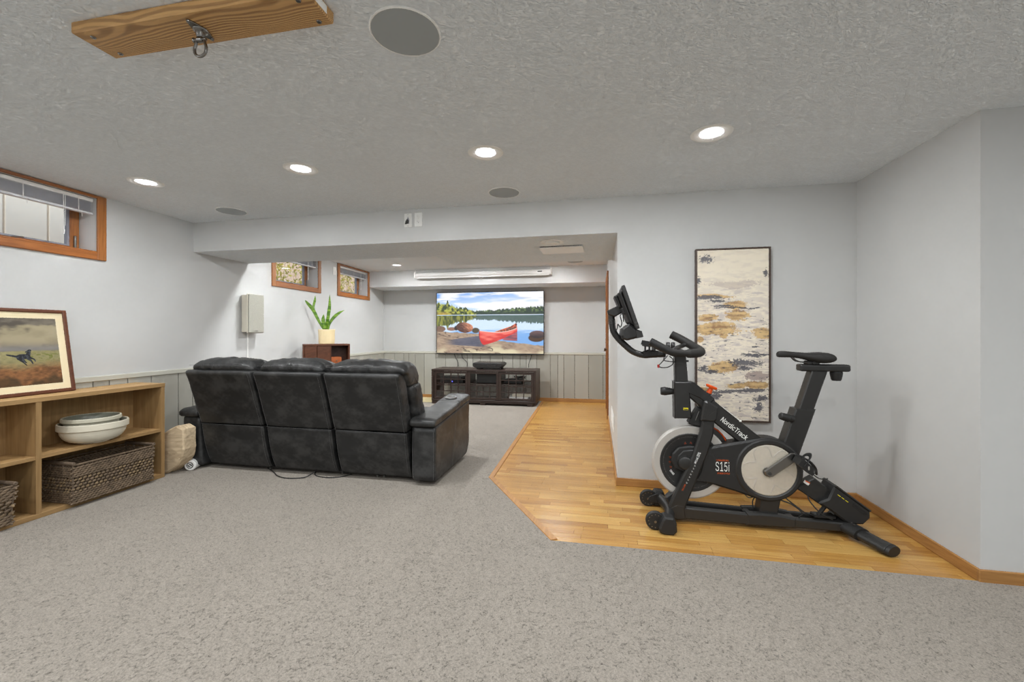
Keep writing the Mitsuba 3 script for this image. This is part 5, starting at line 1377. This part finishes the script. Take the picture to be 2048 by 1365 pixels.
# main beam
beamp = [(0.522, 0.858), (0.572, 0.900), (0.612, 0.898), (0.650, 0.858), (0.775, 0.747), (1.035, 0.535), (0.99, 0.47), (0.875, 0.528), (0.735, 0.641), (0.648, 0.742)]
bp('main_beam', beamp, 2.892, 2.968, BLACK_METAL, 0.008)
bp('beam_cap', [(0.520, 0.852), (0.573, 0.903), (0.610, 0.900), (0.690, 0.834), (0.735, 0.795), (0.700, 0.752), (0.640, 0.796)], 2.886, 2.974, BLACK, 0.010, 0.006)
part(t, 'beam_line', tube([(0.775, 2.893, 0.7495), (0.880, 2.893, 0.664)], 0.0022, 6), WHITE_PRINT, True)
part(t, 'beam_clip', box(0.876, 2.889, 0.657, 0.890, 2.899, 0.668, 0.002), WHITE_PRINT)
ang = math.atan2(0.560 - 0.678, 0.917 - 0.770)
part(t, 'brand_lettering', text_on('NordicTrack', 0.030, (0.762, 2.892, 0.664), ang, True, width=0.190), WHITE_PRINT, label='white maker lettering along the beam')
# head post and its sleeve
bp('post_sleeve', [(0.487, 0.902), (0.580, 0.902), (0.594, 0.668), (0.491, 0.664)], 2.886, 2.974, BLACK_METAL, 0.007)
bp('handlebar_post', [(0.493, 1.07), (0.562, 1.07), (0.576, 0.90), (0.497, 0.90)], 2.897, 2.963, BLACK_METAL, 0.006)
part(t, 'warning_sticker', box(0.543, 2.8845, 0.722, 0.573, 2.887, 0.737), YELLOW_PRINT, label='small yellow warning sticker')
part(t, 'sticker_bar', box(0.546, 2.8835, 0.7245, 0.570, 2.885, 0.729), BLACK)
part(t, 'post_bolt', cyl((0.566, 2.915, 1.035), (0.580, 2.915, 1.035), 0.007, 10), BLACK)
part(t, 'post_hole', cyl((0.522, 2.8985, 1.042), (0.522, 2.896, 1.042), 0.005, 12), BLACK)
part(t, 'height_knob', lathe([(0, 0.0), (0.014, 0.0), (0.017, 0.02), (0.022, 0.04), (0.028, 0.075), (0.024, 0.098), (0, 0.10)], 24, (0.51, BY, 0.834), 'x').apply_transform(trimesh.transformations.reflection_matrix((0.51, 0, 0), (1, 0, 0))), BLACK, 40)
# resistance knob
k0, k1 = np.array((0.690, BY, 0.790)), np.array((0.728, BY, 0.880))
kd = (k1 - k0) / np.linalg.norm(k1 - k0)
part(t, 'tension_stem', cyl(k0, k0 + kd * 0.045, 0.017, 16, 0.016), BLACK, 30)
kk = part(t, 'tension_knob', cat(cyl(k0 + kd * 0.04, k0 + kd * 0.078, 0.0165, 20, 0.012, 0.002), cyl(k0 + kd * 0.076, k0 + kd * 0.094, 0.034, 24, 0.036, 0.005)), ORANGE, 35, label='orange resistance knob')
# drive shroud with the perforated silver disc
circ = Polygon([(1.037 + 0.196 * math.cos(a), 0.370 + 0.196 * math.sin(a)) for a in np.linspace(0, 2 * np.pi, 90, endpoint=False)])
body = circ.union(Polygon([(0.612, 0.282), (0.640, 0.335), (0.672, 0.487), (0.82, 0.523), (0.985, 0.560), (1.05, 0.56), (0.97, 0.186), (0.855, 0.222), (0.70, 0.262)]))
part(t, 'drive_shroud', prism(body.buffer(0.006).buffer(-0.006), 2.872, 2.988, 0.012), BLACK, 30)
part(t, 'shroud_rim', lathe([(0.158, -0.061), (0.166, -0.066), (0.182, -0.066), (0.190, -0.060), (0.192, -0.055)], 80, (1.037, BY, 0.370), 'y'), BLACK_METAL, 30)


def perforated(p, n, uv):
    a = dr.sin(p.x * 1150) * dr.sin(p.z * 1150)
    return mix(lin(208, 200, 186), lin(140, 132, 120), smoothstep(0.25, 0.6, a))


PERF = mat('perforated_silver', perforated, 0.45, 0.4, 0.2)
dk = part(t, 'silver_disc', lathe([(0, -0.064), (0.150, -0.064), (0.156, -0.061), (0.158, -0.055)], 80, (1.037, BY, 0.370), 'y'), PERF, 30, label='silver perforated disc')


def petal(r0, r1, a0, a1):
    return tube([(1.037 + r * math.cos(q), BY - 0.0645, 0.370 + r * math.sin(q)) for q, r in [(math.radians(a0 + (a1 - a0) * u), r0 + (r1 - r0) * (0.5 - 0.5 * math.cos(2 * math.pi * u)) ** 1.5) for u in np.linspace(0, 1, 30)]], 0.0018, 5)


part(dk, 'relief_lines', cat(petal(0.148, 0.086, 55, 100), petal(0.148, 0.092, 118, 175), petal(0.148, 0.088, 195, 240), petal(0.148, 0.094, 262, 318), petal(0.148, 0.09, -22, 30)), SILVER, True)
bp('crank_arm', [(1.000, 0.372), (1.006, 0.350), (1.030, 0.335), (1.052, 0.342), (1.185, 0.452), (1.168, 0.492), (1.145, 0.490)], 2.836, 2.854, STEEL, 0.005, 0.006)
part(t, 'crank_bolt', cat(cyl((1.027, 2.866, 0.362), (1.027, 2.852, 0.362), 0.026, 24), cyl((1.030, 2.837, 0.360), (1.030, 2.831, 0.360), 0.010, 16)), DARK_METAL, 30)
pd = part(t, 'pedal', hull([(1.160 + dx, y, 0.470 + dz) for dx, dz in ((-0.012, -0.02), (0.01, 0.02), (0.085, -0.05), (0.060, -0.082)) for y in (2.742, 2.828)]), BLACK)
part(pd, 'toe_cage', tube(curve([(1.166, 2.748, 0.487), (1.205, 2.755, 0.475), (1.250, 2.775, 0.43), (1.262, 2.79, 0.385), (1.250, 2.805, 0.43), (1.205, 2.818, 0.475), (1.166, 2.824, 0.487)], 30), 0.005, 8), BLACK, True)
part(pd, 'strap', tube(curve([(1.175, 2.745, 0.44), (1.205, 2.742, 0.485), (1.225, 2.785, 0.50), (1.215, 2.826, 0.485), (1.18, 2.826, 0.44)], 30), 0.0045, 6, flat=(2.6, 0.5)), BLACK, True)
part(pd, 'strap_tail', tube(curve([(1.222, 2.76, 0.40), (1.26, 2.75, 0.374), (1.30, 2.745, 0.378)], 12), 0.003, 6), BLACK, True)
part(pd, 'clip', cat(box(1.196, 2.741, 0.42, 1.207, 2.747, 0.445, 0.002), box(1.225, 2.742, 0.405, 1.233, 2.747, 0.425, 0.002)), CHROME)
part(t, 'model_lettering', text_on('S15i', 0.058, (0.730, 2.8715, 0.3470), 0.0, False, width=0.080), WHITE_PRINT, label='white model lettering on the shroud')
part(t, 'orange_lettering', text_on('COMMERCIAL', 0.0095, (0.735, 2.8715, 0.4095), 0.03, True, width=0.074), ORANGE_PRINT)
part(t, 'orange_lettering', text_on('STUDIO CYCLE', 0.0095, (0.741, 2.8715, 0.3280), 0.03, True, width=0.074), ORANGE_PRINT)
fa = math.atan2(0.345, 0.155)
part(t, 'incline_lettering', text_on('INCLINE', 0.011, (0.611, 2.8552, 0.388), fa, True, width=0.042), WHITE_PRINT)
part(t, 'incline_lettering', text_on('20%', 0.017, (0.630, 2.8552, 0.430), fa, True, width=0.030), WHITE_PRINT)
TR = []
for k in range(7):
    cx_, cz_ = 0.606 - 0.0085 * k * 0.95, 0.376 - 0.0185 * k
    TR.append(tube([(cx_ - 0.003, 2.8552, cz_ - 0.004), (cx_ + 0.004, 2.8552, cz_ - 0.002), (cx_ - 0.001, 2.8552, cz_ + 0.005)], 0.0012, 5, True))
part(t, 'incline_ticks', cat(*TR), WHITE_PRINT, True)
part(t, 'incline_lettering', text_on('DECLINE', 0.009, (0.535, 2.8552, 0.212), fa, False, width=0.045), ORANGE_PRINT)
# seat tube, slider and saddle
bp('seat_tube_sleeve', [(1.193, 0.752), (1.303, 0.752), (1.213, 0.470), (1.105, 0.470)], 2.882, 2.978, BLACK_METAL, 0.007)
bp('seat_post', [(1.286, 0.985), (1.372, 0.985), (1.296, 0.745), (1.213, 0.745)], 2.893, 2.967, BLACK_METAL, 0.006)
part(t, 'seat_knob', cat(cyl((1.175, 2.875, 0.690), (1.148, 2.870, 0.696), 0.021, 20, 0.022, 0.003), cyl((1.150, 2.870, 0.695), (1.094, 2.860, 0.711), 0.025, 24, 0.021, 0.006)), BLACK, 35)
part(t, 'seat_slider', rbox(1.223, 2.895, 0.981, 1.497, 2.965, 1.024, 0.012), BLACK_METAL, 40)
part(t, 'slider_knob', lathe([(0, -0.056), (0.022, -0.056), (0.027, -0.048), (0.034, -0.008), (0.030, 0.0), (0, 0.0)], 24, (1.433, BY, 0.981)), BLACK, 30)
rings = []
for (x, zt, zb, hw, cv) in ((1.104, 1.088, 1.072, 0.010, 0.0), (1.110, 1.098, 1.066, 0.019, 0.0), (1.130, 1.104, 1.064, 0.023, 0.0), (1.18, 1.102, 1.064, 0.028, 0.002), (1.23, 1.098, 1.058, 0.038, 0.004), (1.28, 1.095, 1.045, 0.056, 0.006), (1.32, 1.097, 1.034, 0.074, 0.008), (1.36, 1.097, 1.031, 0.084, 0.008), (1.39, 1.091, 1.036, 0.080, 0.006), (1.407, 1.078, 1.046, 0.062, 0.003), (1.412, 1.066, 1.054, 0.040, 0.0)):
    pts = []
    for a in np.linspace(0, 2 * np.pi, 28, endpoint=False):
        c, s = math.cos(a), math.sin(a)
        yy = hw * abs(c) ** 0.8 * (1 if c > 0 else -1)
        zc = (zt + zb) / 2
        hz = (zt - zb) / 2
        zz = zc + hz * abs(s) ** 0.8 * (1 if s > 0 else -1)
        if s > 0:
            zz -= cv * math.exp(-(yy / 0.012) ** 2)
        pts.append((x, BY + yy, zz))
    rings.append(pts)
R = np.array(rings)
R = np.stack([curve(R[:, k], 40) for k in range(R.shape[1])], 1)
part(t, 'saddle', loft(R), RUBBER, 60, label='black padded saddle')
part(t, 'saddle_rails', cat(*[tube(curve([(1.185, BY + s * 0.012, 1.068), (1.215, BY + s * 0.018, 1.042), (1.27, BY + s * 0.022, 1.034), (1.33, BY + s * 0.022, 1.034), (1.375, BY + s * 0.03, 1.045)], 20), 0.0035, 8) for s in (-1, 1)]), DARK_METAL, True)
part(t, 'saddle_clamp', cat(box(1.265, 2.90, 1.022, 1.33, 2.96, 1.044, 0.004), cyl((1.297, 2.893, 1.034), (1.297, 2.967, 1.034), 0.009, 14)), BLACK)
# rear arm with the incline motor box
bp('rear_arm', [(1.195, 0.262), (1.300, 0.332), (1.420, 0.238), (1.345, 0.160), (1.232, 0.240)], 2.895, 2.968, BLACK_METAL, 0.006)
part(t, 'spec_sticker', hull([(x, y, z) for x, z in ((1.236, 0.302), (1.246, 0.318), (1.276, 0.302), (1.264, 0.283)) for y in (2.8935, 2.895)]), WHITE_PRINT, label='small white and orange sticker')
part(t, 'spec_sticker_corner', hull([(x, y, z) for x, z in ((1.250, 0.316), (1.276, 0.302), (1.272, 0.296), (1.248, 0.309)) for y in (2.893, 2.8945)]), ORANGE_PRINT)
mb = [(1.360, 0.222), (1.392, 0.300), (1.400, 0.300), (1.578, 0.165), (1.580, 0.122), (1.545, 0.082), (1.465, 0.078), (1.372, 0.150), (1.310, 0.188), (1.318, 0.200)]
mk = bp('incline_motor_box', mb, 2.862, 3.006, BLACK, 0.010)
d_ = np.array([0.178, -0.135]) / math.hypot(0.178, 0.135)
o_ = np.array([1.405, 0.268])
SL_, YL = [], []
for k in range(4):
    a = o_ + d_ * (0.105) + np.array([-d_[1], d_[0]]) * (-0.006 * k + 0.004)
    b = a + d_ * 0.095
    SL_.append(tube([(a[0], 2.8615, a[1]), (b[0], 2.8615, b[1])], 0.0018, 5))
part(mk, 'slot', cat(*SL_), CORD, True)
for k in range(3):
    a = o_ + d_ * (0.018 + 0.025 * k) - np.array([0.012, 0.006])
    b = a + d_ * 0.018
    YL.append(tube([(a[0], 2.8615, a[1]), (b[0], 2.8615, b[1])], 0.0022, 5))
part(mk, 'caution_print', cat(*YL), YELLOW_PRINT, True, label='yellow caution print')
part(mk, 'top_lip', prism([(1.392, 0.300), (1.402, 0.306), (1.585, 0.168), (1.578, 0.160)], 2.860, 3.008, 0.003), BLACK_METAL)
part(t, 'incline_lever', cat(box(1.30, 2.90, 0.085, 1.42, 2.96, 0.105, 0.004), tube([(1.33, 2.92, 0.10), (1.37, 2.92, 0.16)], 0.012, 10)), BLACK_METAL)
# cables
part(t, 'cable', tube(curve([(1.10, 2.90, 0.185), (1.17, 2.885, 0.165), (1.225, 2.88, 0.12), (1.21, 2.89, 0.088)], 24), 0.004, 8), CORD, True)
part(t, 'cable', tube(curve([(1.13, 2.92, 0.205), (1.20, 2.90, 0.150), (1.26, 2.90, 0.11), (1.34, 2.91, 0.095)], 24), 0.0035, 8), CORD, True)
part(t, 'cable', tube(curve([(1.262, 2.90, 0.225), (1.268, 2.875, 0.19), (1.32, 2.86, 0.13), (1.385, 2.87, 0.095)], 24), 0.0035, 8), CORD, True)
part(t, 'cable', tube(curve([(0.90, 2.90, 0.215), (0.925, 2.88, 0.190), (0.955, 2.885, 0.195)], 14), 0.003, 8), CORD, True)
part(t, 'cable', tube(curve([(0.985, 2.93, 0.190), (0.962, 2.92, 0.155), (0.966, 2.92, 0.105)], 14), 0.003, 8), CORD, True)
# handlebar loop
near = [(0.322, 2.740, 1.162), (0.375, 2.742, 1.133), (0.432, 2.748, 1.104), (0.49, 2.756, 1.094), (0.555, 2.772, 1.090), (0.605, 2.80, 1.091), (0.640, 2.86, 1.095), (0.655, 2.93, 1.101), (0.645, 3.00, 1.116), (0.610, 3.05, 1.143), (0.560, 3.085, 1.176), (0.520, 3.10, 1.198), (0.506, 3.105, 1.206)]
hb = curve(near, 90)
part(t, 'handlebar', tube(hb, [0.0275 if k > 28 else 0.0205 for k in range(90)], 20), RUBBER, 60, label='padded black handlebar loop')
part(t, 'shift_lever', tube(curve([(0.322, 2.738, 1.163), (0.375, 2.740, 1.134), (0.432, 2.746, 1.106)], 12), 0.0245, 18), BLACK, 40)
part(t, 'shift_button', hull([(x, y, z) for x, z in ((0.335, 1.176), (0.395, 1.143), (0.400, 1.149), (0.338, 1.183)) for y in (2.728, 2.75)]), DARK_METAL)
part(t, 'crossbar', tube(curve([(0.46, 2.775, 1.108), (0.50, 2.86, 1.118), (0.515, 2.93, 1.120), (0.55, 3.02, 1.125), (0.60, 3.055, 1.145)], 24), 0.015, 12), BLACK, True)
for xx in (0.452, 0.482):
    part(t, 'bar_clamp', lathe([(0.016, -0.010), (0.024, -0.010), (0.025, 0.0), (0.024, 0.010), (0.016, 0.010), (0.016, -0.010)], 24, (xx, 2.90, 1.132), 'x'), BLACK_METAL, 30)
bp('bar_mount', [(0.495, 1.060), (0.56, 1.060), (0.565, 1.10), (0.50, 1.125), (0.44, 1.12), (0.43, 1.085)], 2.89, 2.97, BLACK, 0.006)
# tablet arm
tarm = [(0.44, BY, 1.078), (0.36, BY, 1.073), (0.30, BY, 1.070), (0.235, BY, 1.092), (0.180, BY, 1.138), (0.135, BY, 1.185), (0.108, BY, 1.230), (0.098, BY, 1.285), (0.094, BY, 1.345)]
part(t, 'tablet_arm', tube(curve(tarm, 60), 0.0205, 18), BLACK_METAL, True)
part(t, 'arm_collar', cat(*[lathe([(0.0205, -0.004), (0.0225, -0.003), (0.0225, 0.003), (0.0205, 0.004), (0.0205, -0.004)], 24, (0.099 - 0.001 * k, BY, 1.282 + 0.012 * k)) for k in range(3)]), DARK_METAL, 30)
bp('arm_socket', [(0.300, 1.055), (0.425, 1.068), (0.43, 1.095), (0.375, 1.10), (0.33, 1.106), (0.300, 1.095)], 2.90, 2.96, BLACK, 0.006)
bp('arm_bracket', [(0.066, 1.365), (0.074, 1.338), (0.118, 1.325), (0.165, 1.352), (0.160, 1.402), (0.140, 1.400)], 2.895, 2.965, BLACK_METAL, 0.006, 0.004)
# device tray in front of the handlebar
part(t, 'device_tray', cat(hull([(x, y, z) for x, z in ((0.292, 1.138), (0.300, 1.168), (0.350, 1.158), (0.345, 1.135)) for y in (2.86, 2.872)]), hull([(x, y, z) for x, z in ((0.292, 1.138), (0.300, 1.168), (0.350, 1.158), (0.345, 1.135)) for y in (2.988, 3.0)]), box(0.300, 2.86, 1.128, 0.40, 3.0, 1.140, 0.003), box(0.302, 2.87, 1.10, 0.312, 2.88, 1.135), box(0.328, 2.87, 1.10, 0.338, 2.88, 1.135), box(0.36, 2.87, 1.10, 0.372, 2.98, 1.135)), BLACK)
# tablet: a slab facing the rider, its near edge towards the camera
top_, bot_ = np.array([0.170, 1.520]), np.array([0.262, 1.246])
ax_ = (bot_ - top_) / np.linalg.norm(bot_ - top_)
nx_ = np.array([-ax_[1], ax_[0]])          # towards the rider
if nx_[0] < 0:
    nx_ = -nx_
sl_ = lambda f, dpt: tuple(top_ + (bot_ - top_) * f + nx_ * dpt)
slab = [sl_(0, 0), sl_(1, 0), sl_(1, -0.020), sl_(0.94, -0.026), sl_(0.06, -0.026), sl_(0, -0.018)]
tk = bp('tablet', slab, 2.755, 3.105, BLACK_METAL, 0.005)
bp('back_shell', [sl_(0.10, -0.024), sl_(0.90, -0.024), sl_(0.80, -0.048), sl_(0.12, -0.055)], 2.768, 3.092, BLACK, 0.012, 0.0, tk)
bp('back_pod', [sl_(0.12, -0.05), sl_(0.45, -0.05), sl_(0.42, -0.072), sl_(0.14, -0.078)], 2.84, 3.02, BLACK, 0.010, 0.0, tk)
bp('display', [sl_(0.04, 0.0012), sl_(0.96, 0.0012), sl_(0.96, -0.002), sl_(0.04, -0.002)], 2.765, 3.095, BLACK, 0.0, 0.0, tk)
bp('hinge_block', [sl_(0.44, -0.026), sl_(0.63, -0.026), sl_(0.60, -0.062), sl_(0.46, -0.068)], 2.79, 2.86, BLACK, 0.005, 0.0, tk)
for f in (0.855, 0.925):
    c = sl_(f, -0.010)
    part(tk, 'port_ring', tube([(c[0] + 0.005 * math.cos(a), 2.754, c[1] + 0.005 * math.sin(a)) for a in np.linspace(0, 2 * np.pi, 16, endpoint=False)], 0.0014, 5, True), STEEL, True)
for f, dd in ((0.27, -0.036), (0.75, -0.034)):
    c = sl_(f, dd)
    part(tk, 'screw_hole', cyl((c[0], 2.7675, c[1]), (c[0], 2.766, c[1]), 0.0045, 12), CORD)
pod = [(0.202, 1.277), (0.236, 1.252), (0.246, 1.240), (0.276, 1.228), (0.284, 1.192), (0.240, 1.182), (0.188, 1.168), (0.160, 1.176), (0.150, 1.200), (0.158, 1.244)]
pk = bp('speaker_pod', pod, 2.775, 3.085, BLACK, 0.012, 0.006)
bp('pod_end', [(0.238, 1.236), (0.276, 1.228), (0.285, 1.192), (0.245, 1.182)], 2.768, 2.777, BLACK_METAL, 0.002, 0.0, pk)
part(t, 'tablet_cable', tube(curve([(0.112, 2.90, 1.30), (0.118, 2.885, 1.235), (0.130, 2.88, 1.245), (0.135, 2.88, 1.275), (0.150, 2.88, 1.255), (0.160, 2.88, 1.285), (0.150, 2.885, 1.33), (0.165, 2.88, 1.34), (0.172, 2.88, 1.29)], 60), 0.003, 7), CORD, True)
# safety key and leads
part(t, 'lead', tube(curve([(0.462, 2.90, 1.065), (0.480, 2.89, 1.045), (0.478, 2.885, 1.015), (0.448, 2.885, 0.995), (0.410, 2.885, 0.992), (0.393, 2.885, 1.000)], 40), 0.0032, 8), CORD, True)
part(t, 'lead', tube(curve([(0.45, 2.90, 1.07), (0.428, 2.89, 1.045), (0.408, 2.887, 1.022), (0.395, 2.885, 1.008)], 20), 0.0028, 8), CORD, True)
part(t, 'lead', tube(curve([(0.50, 2.896, 1.028), (0.46, 2.885, 1.032), (0.425, 2.885, 1.040), (0.428, 2.89, 1.062)], 20), 0.0028, 8), CORD, True)
part(t, 'safety_key', rbox(0.384, 2.880, 0.990, 0.398, 2.892, 1.012, 0.005), RED, 40, label='dark red safety key')
